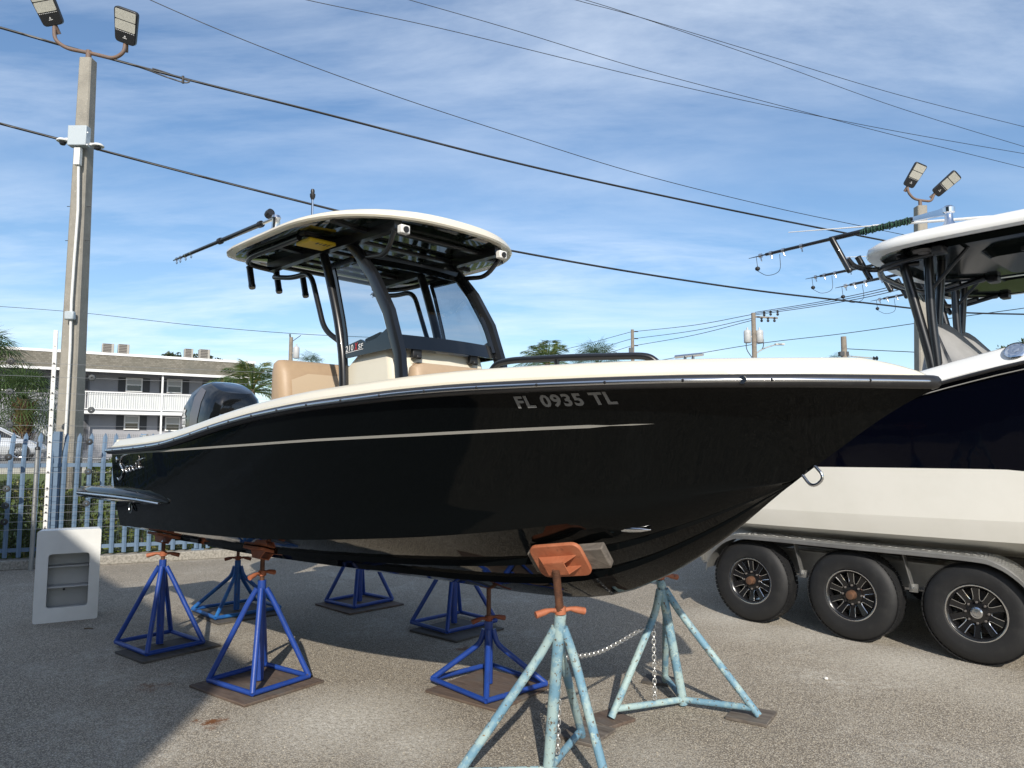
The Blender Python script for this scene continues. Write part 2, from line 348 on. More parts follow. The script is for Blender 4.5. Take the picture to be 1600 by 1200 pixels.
MAT['rimblack'] = M('black_wheel_paint', (.008, .008, .009), .25, coat=.3); MAT['rustcap'] = M('rusty_hub_cap', (.14, .085, .06), .5, .5, var=(20, (.22, .10, .05), .4, .7))
MAT['greycover'] = M('grey_canvas_cover', (.30, .30, .30), .85, var=(5, (.25, .25, .25), .4, .7), bump=(7, .5))
MAT['palm'] = leafmat('palm_leaf', (.030, .060, .016), (.075, .115, .035)); MAT['coco'] = leafmat('coconut_leaf', (.07, .125, .035), (.15, .20, .065), c3=(.24, .20, .06))
MAT['leaf'] = leafmat('hedge_leaf', (.07, .12, .015), (.21, .26, .045), .3, (.32, .31, .10)); MAT['treeleaf'] = leafmat('tree_leaf', (.035, .06, .014), (.09, .12, .035), .3)
MAT['darkleaf'] = leafmat('oak_leaf', (.018, .032, .010), (.045, .065, .022), .2)
MAT['bark'] = M('palm_bark', (.16, .12, .085), .95, var=(10, (.09, .065, .045), .4, .7), bump=(20, .6)); MAT['boot'] = M('dry_palm_boots', (.30, .17, .085), .9, var=(6, (.17, .09, .045), .4, .7))
MAT['grass'] = M('short_grass', (.085, .125, .03), .95, var=(3, (.13, .16, .05), .35, .7), stain=(60, (.05, .08, .02), .5, .7), bump=(120, .8))
MAT['road'] = M('pale_street_asphalt', (.20, .20, .195), .9, var=(2, (.25, .25, .24), .4, .7)); MAT['walk'] = M('concrete_walk', (.42, .41, .38), .9, var=(3, (.36, .35, .32), .4, .7))
MAT['poleWood'] = M('weathered_pole', (.24, .205, .165), .9, var=(5, (.17, .145, .12), .4, .7))
MAT['stucco'] = M('grey_lilac_stucco', (.33, .335, .365), .9, var=(.8, (.29, .295, .32), .4, .7), bump=(40, .2)); MAT['trim'] = M('white_trim', (.78, .78, .77), .6)
MAT['shutter'] = M('dark_grey_shutter', (.055, .058, .065), .6); MAT['doorm'] = M('grey_door', (.10, .105, .125), .5)
MAT['carwhite'] = M('silver_white_car_paint', (.62, .64, .66), .2, .3, coat=.6); MAT['carglass'] = M('car_glass', (.02, .022, .025), .05, spec=.7)
MAT['chromepaint'] = M('chrome_lettering', (.75, .72, .70), .15, 1.0); MAT['silverprint'] = M('silver_grey_letters', (.20, .205, .21), .4)
MAT['stripe'] = M('silver_pinstripe', (.30, .295, .275), .35); MAT['redprint'] = M('red_letter', (.5, .02, .02), .4); MAT['whiteprint'] = M('white_letters', (.75, .75, .75), .4)
MAT['yellow'] = M('yellow_vinyl', (.60, .42, .02), .5); MAT['ltgreen'] = M('green_rope', (.008, .035, .022), .85, var=(60, (.03, .10, .06), .45, .65))
MAT['shade_building'] = M('dark_shade_building_siding', (.07, .085, .075), .6, var=(.6, (.055, .07, .06), .4, .7)); MAT['boxwhite'] = M('white_fibreglass_box', (.74, .75, .74), .4, var=(3, (.66, .67, .66), .4, .7), stain=(22, (.34, .32, .29), .70, .78))
MAT['boxgrey'] = M('dull_box_inside', (.46, .47, .47), .55, var=(4, (.40, .41, .41), .4, .7)); MAT['acmetal'] = M('beige_ac_casing', (.40, .38, .34), .6, .2); MAT['acdark'] = M('dark_ac_grille', (.10, .09, .085), .7)
MAT['skirt'] = M('grey_transformer', (.45, .46, .46), .5)
def shingle():
    m, t, b = newmat('grey_brown_shingle'); co = node(t, 'ShaderNodeTexCoord').outputs['Object']
    br = node(t, 'ShaderNodeTexBrick', {'Vector': node(t, 'ShaderNodeMapping', {0: co, 2: (R(90), 0, 0)}).outputs[0], 'Color1': (.20, .185, .155, 1), 'Color2': (.135, .125, .10, 1), 'Mortar': (.10, .09, .07, 1), 'Scale': 2.6, 'Mortar Size': .018, 'Brick Width': .45, 'Row Height': .28})
    n = node(t, 'ShaderNodeTexNoise', {'Vector': co, 'Scale': .5, 'Detail': 5.0})
    c = mixcol(t, rng(t, n.outputs[0], .52, .72), br.outputs[0], (.12, .115, .095)); t.links.new(c, b.inputs['Base Color']); b.inputs['Roughness'].default_value = .95; return m
MAT['shingle'] = shingle()
# ================================================================ SETTING
def sheet(name, poly, z, mat, kind='structure'):
    o = MB().add([(p[0], p[1], z) for p in poly], [tuple(range(len(poly)))]).build(name, mat, smooth=0); tag(o, kind=kind); return o
sheet('ground', [(-400, -400), (400, -400), (400, 400), (-400, 400)], 0, MAT['asphalt'])
FO = Vector((-6.2, 10.98, 0)); FA = math.atan2(.408, .913); FE = Vector((math.cos(FA), math.sin(FA), 0)); FN = Vector((-FE.y, FE.x, 0))
def fpt(a, s, z=0): p = FO + FE * a + FN * s; return Vector((p.x, p.y, z))
prof = [(.30, .05), (1.5, .12), (4, .55), (7.8, 1.14)]
for nm, pr, mt in (('grass_bank', prof, 'grass'), ('road', [(7.8, 1.16), (15, 1.2), (24, 1.2)], 'road'), ('sidewalk', [(24, 1.26), (25.6, 1.28)], 'walk'), ('car_park', [(25.6, 1.20), (60, 1.2), (300, 1.2)], 'road')):
    mb = MB(); rows = []
    for s, z in pr: rows.append([fpt(a, s, z) for a in range(-160, 321, 20)])
    mb.loft(rows); tag(mb.build(nm, MAT[mt], smooth=0), kind='structure')
tag(MB().loft([[fpt(a, 7.75, z) for a in (-160, 300)] for z in (1.0, 1.26)] + [[fpt(a, 7.95, 1.26) for a in (-160, 300)], [fpt(a, 7.95, 1.1) for a in (-160, 300)]]).build('road_kerb', MAT['walk'], smooth=0), kind='structure')
# kerb under the fence, cast in lengths
kb = bpy.data.objects.new('kerb', None); scene.collection.objects.link(kb); tag(kb, kind='structure'); kb.location = fpt(0, .12, 0)
a = -9.0; seg_me = None
while a < 24:
    c = fpt(a + 1.5, .14, .065)
    mb = MB().box((0, 0, 0), (2.985, .27, .135)); o = mb.build('kerb_stone', MAT['kerb'], kb, bevel=.015) if seg_me is None else None
    if seg_me is None: seg_me = o
    else: o = seg_me.copy(); scene.collection.objects.link(o)
    o.location = c - kb.location; o.rotation_euler = (0, 0, FA); a += 3.0

# ================================================================ BLACK BOAT
BF = Frame(-2.62, 7.37, -45)
boat = thing('fishing_boat', 'black hulled centre console fishing boat with cream gunwale propped on boat stands', 'boat', BF.o, BF.a)
LB = 6.16
b_f = pchip([0, 1, 2, 3, 4, 4.5, 5, 5.4, 5.8, 6.02, 6.16], [1.28, 1.31, 1.315, 1.285, 1.165, 1.045, .868, .67, .38, .165, .012])
zs_f = pchip([-.1, .69, 1.28, 1.76, 2.28, 2.71, 3.09, 3.32, 3.76, 4.12, 4.5, 5.3, 6.21], [1.712, 1.735, 1.762, 1.811, 1.877, 1.925, 1.956, 1.972, 1.994, 2.009, 2.018, 2.020, 2.010])
bk_f = pchip([0, 1, 2, 3, 4, 4.5, 5, 5.3, 5.585], [1.22, 1.22, 1.195, 1.115, .90, .72, .47, .265, .0])
zk_f = pchip([0, 1.56, 2.3, 3.19, 3.86, 4.17, 4.8, 5.3, 5.585, 6.21], [1.205, 1.258, 1.285, 1.334, 1.38, 1.405, 1.468, 1.537, 1.582, 2.0])
zc_f = pchip([0, .77, 1.57, 2.49, 3.74, 4.32, 5.0, 5.585, 6.21], [1.05, 1.08, 1.106, 1.144, 1.238, 1.304, 1.42, 1.582, 2.0])
ks_f = pchip([0, .7, 1.67, 2.35, 2.93, 3.68, 4.09, 4.33, 4.56, 4.83, 5.03, 5.22, 5.52, 5.63, 5.76, 5.95, 6.11, 6.19, 6.21],
             [.715, .72, .75, .775, .80, .822, .845, .873, .925, 1.04, 1.158, 1.29, 1.535, 1.618, 1.713, 1.849, 1.943, 1.975, 1.985])
def gam(t): return interp(t, [0, 2, 4, 5, 6.2], [1.5, 1.25, .95, .85, .85])
def side_bottom(t): return (bk_f(t), zk_f(t)) if t < 5.58 else (0.0, ks_f(t))
def hv(t, z):
    bk, zk = side_bottom(t); zs = zs_f(t); s = min(max((zs - z) / (zs - zk), 0), 1); return b_f(t) + (bk - b_f(t)) * s ** gam(t)
NS = 14
def section(t):
    """half section, starboard (y negative), from the rail to the keel"""
    bk, zk = side_bottom(t); zs = zs_f(t); P = []
    for i in range(NS + 1):
        z = zs + (zk - zs) * i / NS; P.append((t, -hv(t, z), z))
    ks = ks_f(t)
    if t < 5.58:
        zc = max(min(zc_f(t), zk - .005), ks); bc = max(bk - .035, 0) * 1.0
        P.append((t, -bk * .995, zk - min(.02, (zk - zc) * .3))); P.append((t, -bc, zc))
        at_ = lambda q: zc + (ks - zc) * (1 - q)
        for q in (.60, .31):
            P.append((t, -bc * (q + .035), at_(q + .035) )); P.append((t, -bc * (q + .03), at_(q) - .022 * min(1, bc * 1.5))); P.append((t, -bc * q, at_(q) - .004))
        P.append((t, -.03 * min(1, bc * 4), ks + .008)); P.append((t, 0, ks))
    else:
        P += [(t, 0, ks)] * 10
    return P
ts = [i * .15 for i in range(33)] + [4.9 + .05 * i for i in range(26)] + [6.11, 6.14, LB]
ts = sorted(set(round(x, 3) for x in ts if x <= LB))
mb = MB()
for sg in (1, -1):
    mb.loft([[(p[0], p[1] * sg, p[2]) for p in section(t)] for t in ts])
s0 = section(0); mb.add(s0 + [(p[0], -p[1], p[2]) for p in reversed(s0)], [tuple(range(2 * len(s0)))])
hull = mb.build('hull', MAT['hull'], boat, smooth=28)
# gunwale cap and inner liner
mb = MB()
for sg in (1, -1):
    rows = []
    for t in ts:
        b, z = b_f(t), zs_f(t); w = max(b - .30, 0) ; k = min(1, b / .35); e = min(1, max(0, (LB - t) / .22)) ** .6
        rows.append([(t, sg * -y, z + (zz - z) * (e if zz > z else 1)) for y, zz in ((b + .005, z + .005), (b + .004, z + .030), (b - .012 * k, z + .040), (b - .022 * k, z + .062), (b - .05 * k, z + .086), (b - .10 * k, z + .096), (max(b - .27, 0), z + .100), (w, z + .085), (w, z + .03), (max(min(w - .02, hv(t, max(z - .5, 1.32)) - .06), 0), max(z - .5, 1.32) if t < 4.9 else max(z - .12, ks_f(t)+.05)))])
    mb.loft(rows)
cap = mb.build('gunwale_cap', MAT['cream'], boat, smooth=50)
fz = lambda t: 1.33 + max(0, (t - 3.9) * .28)
mb = MB(); mb.loft([[(t, -max(hv(t, fz(t)) - .07, 0), fz(t)), (t, max(hv(t, fz(t)) - .07, 0), fz(t))] for t in ts if t < 5.3 and t > .02]); mb.build('deck_floor', MAT['cream'], boat, smooth=30)
mb = MB().loft([[(0.02, y, z) for z in (1.28, 1.80)] for y in [-1.25 + .1 * i for i in range(26)]]); mb.box((.06, 0, 1.79), (.22, 2.46, .03)); mb.build('transom_wall', MAT['cream'], boat, smooth=0)
# rub rail
def railpts(off, dz, t0=-.03): 
    L = [Vector((t, -(b_f(t) + off), zs_f(t) + dz)) for t in ts]; L[0].x = t0
    Rr = [Vector((p.x, -p.y, p.z)) for p in reversed(L)]
    tip = Vector((LB + .004 + off * .6, 0, zs_f(LB) + dz)); return L + [tip] + Rr
rr = MB().tube(railpts(.012, -.010), .029, 10).tube(railpts(.018, -.006), .020, 8).build('rub_rail', MAT['rubrail'], boat, smooth=60)
MB().tube(railpts(.039, -.009), .0115, 8).build('rail_insert', MAT['steel'], rr, smooth=60)
mb = MB()
for sg in (-1, 1):
    t = .2
    while t < 6.1: mb.lathe([(.0075, 0), (.006, .004), (0, .005)], (t, sg * (b_f(t) + .0495), zs_f(t) - .009), (0, sg, 0), 8); t += .29
tag(mb.build('rail_screws', MAT['blackplastic'], rr), kind='stuff')
mb = MB(); mb.tube([(5.62, -(b_f(5.62) + .05), zs_f(5.62) - .009), (5.62, -(b_f(5.62) + .056), zs_f(5.62) - .009)], .017, 14); mb.build('rail_fitting', MAT['steel'], rr)
# pin stripe along both sides
for sg in (-1, 1):
    mb = MB(); rows = []; n = 60
    for i in range(n + 1):
        t = .02 + (5.20 - .02) * i / n; z = interp(t, [-.2, 1.45, 2.7, 3.37, 4.07, 4.65, 5.02, 5.21], [1.668, 1.712, 1.752, 1.776, 1.797, 1.818, 1.831, 1.838])
        h = .007 * min(1, (5.20 - t) * 5 + .02)
        if abs(t - 5.03) < .045: h = .0015
        rows.append([(t, sg * (hv(t, z + h) + .003), z + h), (t, sg * (hv(t, z - h) + .003), z - h)])
    mb.loft(rows).build('pinstripe', MAT['stripe'], boat, fixn=False)
# lettering helper: outlines of the built-in font as a flat mesh
def text_mesh(body, bold=.0, shear=0.0, spacing=1.0):
    cu = bpy.data.curves.new('txt', 'FONT'); cu.body = body; cu.offset = bold; cu.shear = shear; cu.space_character = spacing; cu.resolution_u = 3
    ob = bpy.data.objects.new('txt', cu); me = bpy.data.meshes.new_from_object(ob)
    V = [v.co.copy() for v in me.vertices]; F = [tuple(p.vertices) for p in me.polygons]
    bpy.data.objects.remove(ob); bpy.data.curves.remove(cu); bpy.data.meshes.remove(me)
    x0 = min(v.x for v in V); x1 = max(v.x for v in V)
    return [Vector(((v.x - x0) / (x1 - x0), v.y, 0)) for v in V], F, (x1 - x0)
def put_text(body, fn, name, mat, parent, **k):
    V, F, w = text_mesh(body, **k); cap_h = .7
    return MB().add([fn(v.x, v.y / cap_h) for v in V], F).build(name, mat, parent, smooth=0, fixn=False)
def hullpix(x, y):
    v = 1.0
    for _ in range(60):
        p = BF.lp(x, y, v); v = .5 * v + .5 * hv(min(max(p.x, 0), 6), p.z)
    return p
A, B = hullpix(811, 637.5), hullpix(967, 630.5); Ht = (hullpix(806, 619.5).z - A.z + hullpix(950, 615).z - B.z) / 2 * 1.06
def numfn(sg):
    def f(u, h):
        uu = u if sg < 0 else 1 - u
        t = A.x + (B.x - A.x) * uu; z = A.z + (B.z - A.z) * uu + Ht * h - .012 * math.sin(math.pi * uu) * 0; return (t - .02 * h * (1 if sg < 0 else -1) * .0, sg * (hv(t, z) + .004), z)
    return f
for sg in (-1, 1): put_text('FL 0935 TL', numfn(sg), 'registration_number', MAT['silverprint'], boat, bold=.034, spacing=1.10)
# script emblem near the stern
def script_emblem(sg):
    S = [(.34, .98), (.30, 1.02), (.24, 1.0), (.17, .86), (.16, .70), (.22, .55), (.26, .40), (.22, .22), (.13, .08), (.05, .06), (.0, .16)]
    Stop = [(.17, .86), (.22, .97), (.33, 1.03), (.46, 1.02)]
    strokes = [(S[3:], .034), (Stop, .022)]
    strokes.append(([(.46, .50), (.40, .52), (.345, .42), (.36, .30), (.44, .30)], .022))
    strokes.append(([(.53, .52), (.475, .42), (.50, .29), (.56, .31), (.585, .44), (.53, .52)], .022))
    strokes.append(([(.63, .52), (.61, .36), (.65, .29), (.71, .36), (.73, .53), (.725, .34), (.76, .30)], .022))
    strokes.append(([(.86, .80), (.82, .42), (.84, .30), (.90, .32)], .022)); strokes.append(([(.76, .62), (.98, .66)], .018))
    o = hullpix(185, 752); e = hullpix(229, 741); top = hullpix(186, 715); hz = top.z - o.z; mb = MB()
    for pl, w in strokes:
        pts = spline([(x, y, 0) for x, y in pl], 6); L = []
        for p in pts:
            t = o.x + (e.x - o.x) * p.x; z = o.z + hz * p.y * .95 + (e.z - o.z) * p.x; L.append((t, sg * (hv(t, z) + .005), z))
        n = len(L); mb.tube(L, [w * .42 * (.35 + .65 * math.sin(math.pi * (i + .5) / n)) for i in range(n)], 6)
    return mb.build('script_emblem', MAT['chromepaint'], boat, smooth=60)
for sg in (-1, 1): script_emblem(sg)
p = hullpix(183, 718)
for sg in (-1, 1): MB().lathe([(.026, 0), (.026, .006), (.014, .012), (.014, -.0)], (p.x, sg * (hv(p.x, p.z) + .001), p.z), (0, sg, 0), 14).build('thru_hull_fitting', MAT['chrome'], boat)
# swim platform sponsons and stainless strip
for sg in (-1, 1):
    rows = []
    for t, h, w, z in ((1.25, .012, .01, 1.315), (1.10, .045, .045, 1.325), (.8, .085, .07, 1.335), (.3, .10, .085, 1.335), (0, .105, .09, 1.33), (-.45, .10, .09, 1.325), (-.84, .092, .085, 1.32), (-.87, .08, .075, 1.318)):
        v0 = hv(max(t, 0), z) ; q = [(0, -.55), (.5, -.6), (.95, -.35), (1, 0), (.9, .25), (.6, .5), (0, .55)]
        inn = .02 if t > 0 else .5
        rows.append([(t, sg * (v0 - inn), z - .55 * h)] + [(t, sg * (v0 + a * w), z + b * h) for a, b in q] + [(t, sg * (v0 - inn), z + .55 * h)])
    sp = MB().loft(rows, closed=True, caps=True).build('swim_platform', MAT['hull'], boat, smooth=40)
    MB().tube([(t, sg * (hv(max(t, 0), z) + w + .003), z - .012) for t, w, z in ((1.16, .035, 1.318), (.8, .07, 1.332), (.3, .085, 1.333), (-.4, .09, 1.325), (-.82, .082, 1.318))], .010, 8).build('platform_strip', MAT['steel'], sp)
    MB().tube([(.42 + .035 * math.cos(a), sg * (hv(.42, 1.25) + .012), 1.235 + .045 * math.sin(a)) for a in [i * math.pi / 6 for i in range(12)]], .007, 6, closed=True).build('tie_ring', MAT['steel'], sp)
# bow eye, chine light
pe = BF.lp(1265, 737, 0); c = pe + Vector((.035, 0, -.012))
sv, nv = Vector((.78, 0, .62)), Vector((.62, 0, -.78))
MB().tube(fillet([pe - sv * .035 - nv * .03, pe - sv * .04 + nv * .065, pe + sv * .04 + nv * .065, pe + sv * .035 - nv * .03], .045), .0075, 8).build('bow_eye', MAT['chrome'], boat, smooth=60)
def bottom_y(t, z):
    S = section(t); 
    for i in range(NS, len(S) - 1):
        if S[i][2] >= z >= S[i + 1][2] and S[i][2] > S[i + 1][2]:
            u = (S[i][2] - z) / (S[i][2] - S[i + 1][2]); return -(S[i][1] + (S[i + 1][1] - S[i][1]) * u)
    return hv(t, z)
q = BF.lp(981, 828, .30); vq = bottom_y(q.x, q.z); q = BF.lp(981, 828, vq); vq = bottom_y(q.x, q.z)
rows = [[(q.x + dx, -(vq + .028 * r * math.cos(a) - .012 - dx * .35), q.z + .019 * r * math.sin(a)) for a in [k * math.pi / 6 for k in range(12)]] for dx, r in ((-.055, 1.0), (-.02, 1.0), (.03, .75), (.075, .15))]
MB().loft(rows, closed=True, caps=True).build('pickup_scoop', MAT['chrome'], boat, smooth=50)
# ---- console
zc0 = 1.30
con = MB(); rows = []
def conring(z, xa, xf, w, wf): return [(xa, -w, z), (xf - .10, -w, z), (xf, -wf, z), (xf + .03, 0, z), (xf, wf, z), (xf - .10, w, z), (xa, w, z)]
con.loft([conring(zc0, 2.28, 3.10, .45, .36), conring(2.10, 2.34, 3.09, .45, .36), conring(2.30, 2.40, 3.05, .44, .35), conring(2.42, 2.58, 3.01, .43, .34)], closed=True, caps=True)
console = con.build('console', MAT['cream'], boat, smooth=30, bevel=.02, seg=3)
MB().loft([[(x, y, 2.425 + h) for y in (-.41, 0, .41)] for x, h in ((2.55, 0), (2.62, .09), (2.80, .12), (2.98, .02))] ).build('dash_top', MAT['tan'], console, smooth=40)
for y in (-.30, .22): MB().box((3.075, y, 2.375), (.035, .075, .06)).tube([(3.10, y - .02, 2.35), (3.10, y + .02, 2.35)], .018, 8).build('hatch_latch', MAT['blackplastic'], console, bevel=.006)
MB().box((3.065, -.06, 2.405), (.006, .12, .018)).build('maker_plate', MAT['whiteprint'], console, smooth=0)
MB().lathe([(.05, 0), (.05, .02), (.03, .035), (0, .037)], (2.42, -.452, 2.17), (0, -1, 0), 16).build('drink_holder', MAT['blackgloss'], console)
# forward seat cushion of the console
def cushion(rings, name, mat, par): return MB().loft(rings, closed=True, caps=True).build(name, mat, par, smooth=50, bevel=.03, seg=3)
def rrect(x0, x1, y0, y1, z, r=.06):
    P = []
    for cx, cy, a0 in ((x1 - r, y1 - r, 0), (x0 + r, y1 - r, 90), (x0 + r, y0 + r, 180), (x1 - r, y0 + r, 270)):
        for k in range(5): a = R(a0 + 22.5 * k); P.append((cx + r * math.cos(a), cy + r * math.sin(a), z))
    return P
cushion([rrect(3.09, 3.22, -.40, .40, 1.95), rrect(3.08, 3.22, -.41, .41, 2.18), rrect(3.09, 3.21, -.40, .40, 2.27), rrect(3.11, 3.19, -.37, .37, 2.30)], 'console_backrest', MAT['tan'], boat)
cushion([rrect(3.12, 3.60, -.36, .36, 1.62), rrect(3.12, 3.61, -.37, .37, 1.76), rrect(3.14, 3.58, -.35, .35, 1.80)], 'console_seat', MAT['tan'], boat)
MB().box((3.36, 0, 1.46), (.44, .68, .34)).build('seat_base', MAT['cream'], boat, bevel=.02)
# helm seat
hs = cushion([rrect(1.42, 1.64, -.52, .52, 1.95, .08), rrect(1.40, 1.66, -.54, .54, 2.10, .09), rrect(1.40, 1.62, -.54, .54, 2.34, .09), rrect(1.42, 1.58, -.53, .53, 2.42, .07), rrect(1.45, 1.54, -.50, .50, 2.45, .04)], 'helm_backrest', MAT['tan'], boat)
MB().loft([[(1.665, y, 2.02) for y in (-.44, 0, .44)], [(1.675, y, 2.1) for y in (-.46, 0, .46)], [(1.645, y, 2.28) for y in (-.46, 0, .46)], [(1.625, y, 2.34) for y in (-.30, 0, .30)]]).build('backrest_inset', MAT['tanlight'], hs, smooth=40)
cushion([rrect(1.50, 2.02, -.50, .50, 1.86), rrect(1.50, 2.04, -.51, .51, 1.97), rrect(1.52, 2.0, -.49, .49, 2.01)], 'helm_seat', MAT['tan'], boat)
MB().box((1.70, 0, 1.58), (.46, .92, .56)).build('leaning_post', MAT['cream'], boat, bevel=.03)
# ---- hard top
ZT = 3.30
def outline(n=64, grow=0.0):
    P = []
    for i in range(n):
        a = 2 * math.pi * i / n; c, s = math.cos(a), math.sin(a)
        ex = 2.5 if c > 0 else 8.0; k = (abs(c) ** ex + abs(s) ** ex) ** (-1 / ex)
        lx = .97 if c > 0 else 1.05
        P.append((2.25 + c * k * (lx + grow), s * k * (.94 + grow)))
    return P
def topz(x, y, k=1.0): return ZT + k * (.035 * (1 - (y / .95) ** 2)) - .025 * max(0, (x - 2.2) / 1.3) ** 2
mb = MB(); rings = []
for g, dz in ((-.055, -.020), (-.004, -.022), (.006, -.010), (.0, .008), (-.02, .018), (-.30, .026), (-.60, .030), (-.90, .031)):
    rings.append([(x, y, topz(x, y, .2 if dz < 0 else (.3 if g > -.01 else 1)) + dz) for x, y in outline(64, g)])
mb.loft(rings, closed=True); mb.f.append(tuple(7 * 64 + k for k in range(64)))
top = mb.build('hardtop', MAT['cream'], boat, smooth=50)
mb = MB(); rings = [[(x, y, topz(x, y, .2) + dz) for x, y in outline(64, g)] for g, dz in ((-.052, -.0205), (-.12, -.030), (-.4, -.028), (-.8, -.026))]
mb.loft(rings, closed=True); mb.f.append(tuple(3 * 64 + k for k in range(64))); mb.build('hardtop_underside', MAT['underside1'], boat, smooth=50)
# frame under the top
ZB = 3.225
def tube(name, pts, r, par=boat, mat='blackmetal', n=10, rnd=.08): return MB().tube(fillet(pts, rnd) if rnd else pts, r, n).build(name, MAT[mat], par, smooth=60)
for sg in (-1, 1):
    # v is measured to starboard: y = -v
    y = lambda v: sg * v
    MB().loft([[(x, y(v) + dy, z + dz) for dy, dz in ((-.028, -.032), (.028, -.032), (.032, .04), (-.032, .04))] for x, v, z in ((1.35, .52, 3.235), (2.2, .50, 3.245), (3.08, .47, 3.238))], closed=True, caps=True).build('top_beam', MAT['blackmetal'], boat, smooth=30)
    spl = MB().box((3.13, y(.46), 3.20), (.05, .075, .06)).build('spreader_light', MAT['pvc'], boat, bevel=.008)
    MB().lathe([(.022, 0), (.022, .006), (0, .008)], (3.156, y(.46), 3.197), (1, 0, -.2), 12).build('light_lens', MAT['blackplastic'], spl)
    tube('top_hoop', [(1.36, y(.5), 3.22), (1.33, y(.72), 3.24), (1.55, y(.80), 3.245), (2.30, y(.78), 3.25)], .022, rnd=.12)
    # forward post: curved, wide blade; aft post
    mb = MB(); rows = []
    for x, z, w in ((3.16, 1.36, .045), (3.165, 2.0, .05), (3.12, 2.35, .05), (2.99, 2.66, .055), (2.80, 2.93, .055), (2.60, 3.14, .05), (2.50, 3.22, .05)):
        nx, nz = .85, .5
        rows.append([(x + nx * w * c, y(.47) + .03 * s, z + nz * w * c * .5) for c, s in ((-1, -.7), (-.6, -1), (.6, -1), (1, -.7), (1, .7), (.6, 1), (-.6, 1), (-1, .7))])
    MB().loft([r for r in rows], closed=True, caps=True).build('forward_post', MAT['blackmetal'], boat, smooth=60)
    mb = MB(); pts = spline([(2.44, y(.47), 1.36), (2.44, y(.47), 2.2), (2.37, y(.47), 2.6), (2.22, y(.47), 3.0), (2.12, y(.47), 3.22)], 6)
    mb.tube(pts, .036, 10).build('aft_post', MAT['blackmetal'], boat, smooth=60)
    tube('grab_rail', [(2.36, y(.47), 2.52), (2.20, y(.50), 2.62), (1.98, y(.50), 3.10), (1.70, y(.50), 3.10), (1.38, y(.5), 3.16)], .021, rnd=.12)
    tube('post_brace', [(2.62, y(.47), 3.10), (2.95, y(.47), 3.06), (3.08, y(.50), 3.20)], .018, rnd=.15)
    # side window
    gl = []
    for u in range(7):
        z = 2.46 + (3.10 - 2.46) * u / 6; xa = interp(z, [2.2, 2.6, 3.0, 3.22], [2.47, 2.40, 2.26, 2.16]); xf = interp(z, [2.35, 2.66, 2.93, 3.14], [3.06, 2.93, 2.74, 2.55])
        gl.append([(xa + .05, y(.472), z), (xf - .02, y(.472), z)])
    MB().loft(gl).build('side_window', MAT['glass'], boat, smooth=0, fixn=False)
    fr = MB()
    lo = [(2.44, 2.38), (2.47, 2.47), (2.66, 2.50), (2.74, 2.47), (2.86, 2.49), (2.97, 2.54), (3.08, 2.40)]
    fr.add([(x, y(.478), z) for x, z in lo] + [(x, y(.462), z) for x, z in lo], [tuple(range(7)), tuple(range(13, 6, -1))] + [(k, (k + 1) % 7, 7 + (k + 1) % 7, 7 + k) for k in range(7)])
    for i in range(6): 
        a, b = gl[i][0], gl[i + 1][0]; fr.bar((a[0], a[1], a[2]), (b[0], b[1], b[2]), .014, .03)
    a, b = gl[6]; fr.bar(a, b, .03, .045); 
    fr.build('window_frame', MAT['blackgloss'], boat, smooth=30)
    def tagfn(sg=sg):
        def f(u, h):
            uu = u if sg < 0 else 1 - u
            return (2.475 + .225 * uu, sg * .4815, 2.425 + .012 * uu + .042 * h)
        return f
    g1 = tagfn(); k = .52
    put_text('210', lambda u, h: g1((u * .44) if sg < 0 else (u * .44), h), 'model_letters', MAT['whiteprint'], boat, bold=.012)
    put_text('X', lambda u, h: g1(.50 + u * .19, h * 1.25 - .1), 'model_letters', MAT['redprint'], boat, bold=.02, shear=.2)
    put_text('SF', lambda u, h: g1(.72 + u * .27, h * .8), 'model_letters', MAT['whiteprint'], boat, bold=.012)
    MB().loft([[g1(u, -.25), g1(u, -.15)] for u in (0, .5, 1)]).build('model_underline', MAT['whiteprint'], boat, smooth=0, fixn=False)
# cross members, rear rod-holder bar
for x, r in ((1.40, .022), (1.75, .018), (2.12, .026), (2.52, .026), (2.90, .022)):
    MB().box((x, 0, 3.252), (r * 2.2, 1.0, .028)).build('cross_member', MAT['blackmetal'], boat, bevel=.008)
for x in (1.9, 2.34, 2.75):
    for sg in (-1, 1): MB().bar((x, sg * .5, 3.258), (x + .03, sg * .80, 3.265), .05, .02).build('cross_strut', MAT['blackmetal'], boat)
MB().bar((2.62, -.47, 3.12), (2.62, .47, 3.12), .05, .06).build('windshield_header', MAT['blackmetal'], boat, bevel=.008)
# front windshield
gl = []
for u in range(9):
    z = 2.44 + (3.10 - 2.44) * u / 8; xf = interp(z, [2.35, 2.66, 2.93, 3.14], [3.10, 2.97, 2.78, 2.60])
    gl.append([(xf + .05 * math.cos(math.pi * yy / .94), yy, z) for yy in [-.44 + .11 * k for k in range(9)]])
MB().loft(gl).build('windshield', MAT['glass'], boat, smooth=60, fixn=False)
ws = MB(); 
def wband(z0, z1, off=.006):
    rws = []
    for z in (z0, z1):
        xf = interp(z, [2.35, 2.66, 2.93, 3.14], [3.10, 2.97, 2.78, 2.60]); rws.append([(xf + off + .05 * math.cos(math.pi * yy / .94), yy, z) for yy in [-.45 + .1125 * k for k in range(9)]])
    a = rws; b = [[(p[0] - .02, p[1], p[2]) for p in r] for r in rws]; ws.loft([a[0], a[1], b[1], b[0], a[0]])
wband(2.40, 2.50); wband(3.05, 3.11)
for sg in (-1, 1):
    zl = [2.44 + .66 * i / 8 for i in range(9)]
    ws.tube([(interp(z, [2.35, 2.66, 2.93, 3.14], [3.10, 2.97, 2.78, 2.60]) + .01, sg * .435, z) for z in zl], .022, 6)
ws.build('windshield_frame', MAT['blackgloss'], boat, smooth=40)
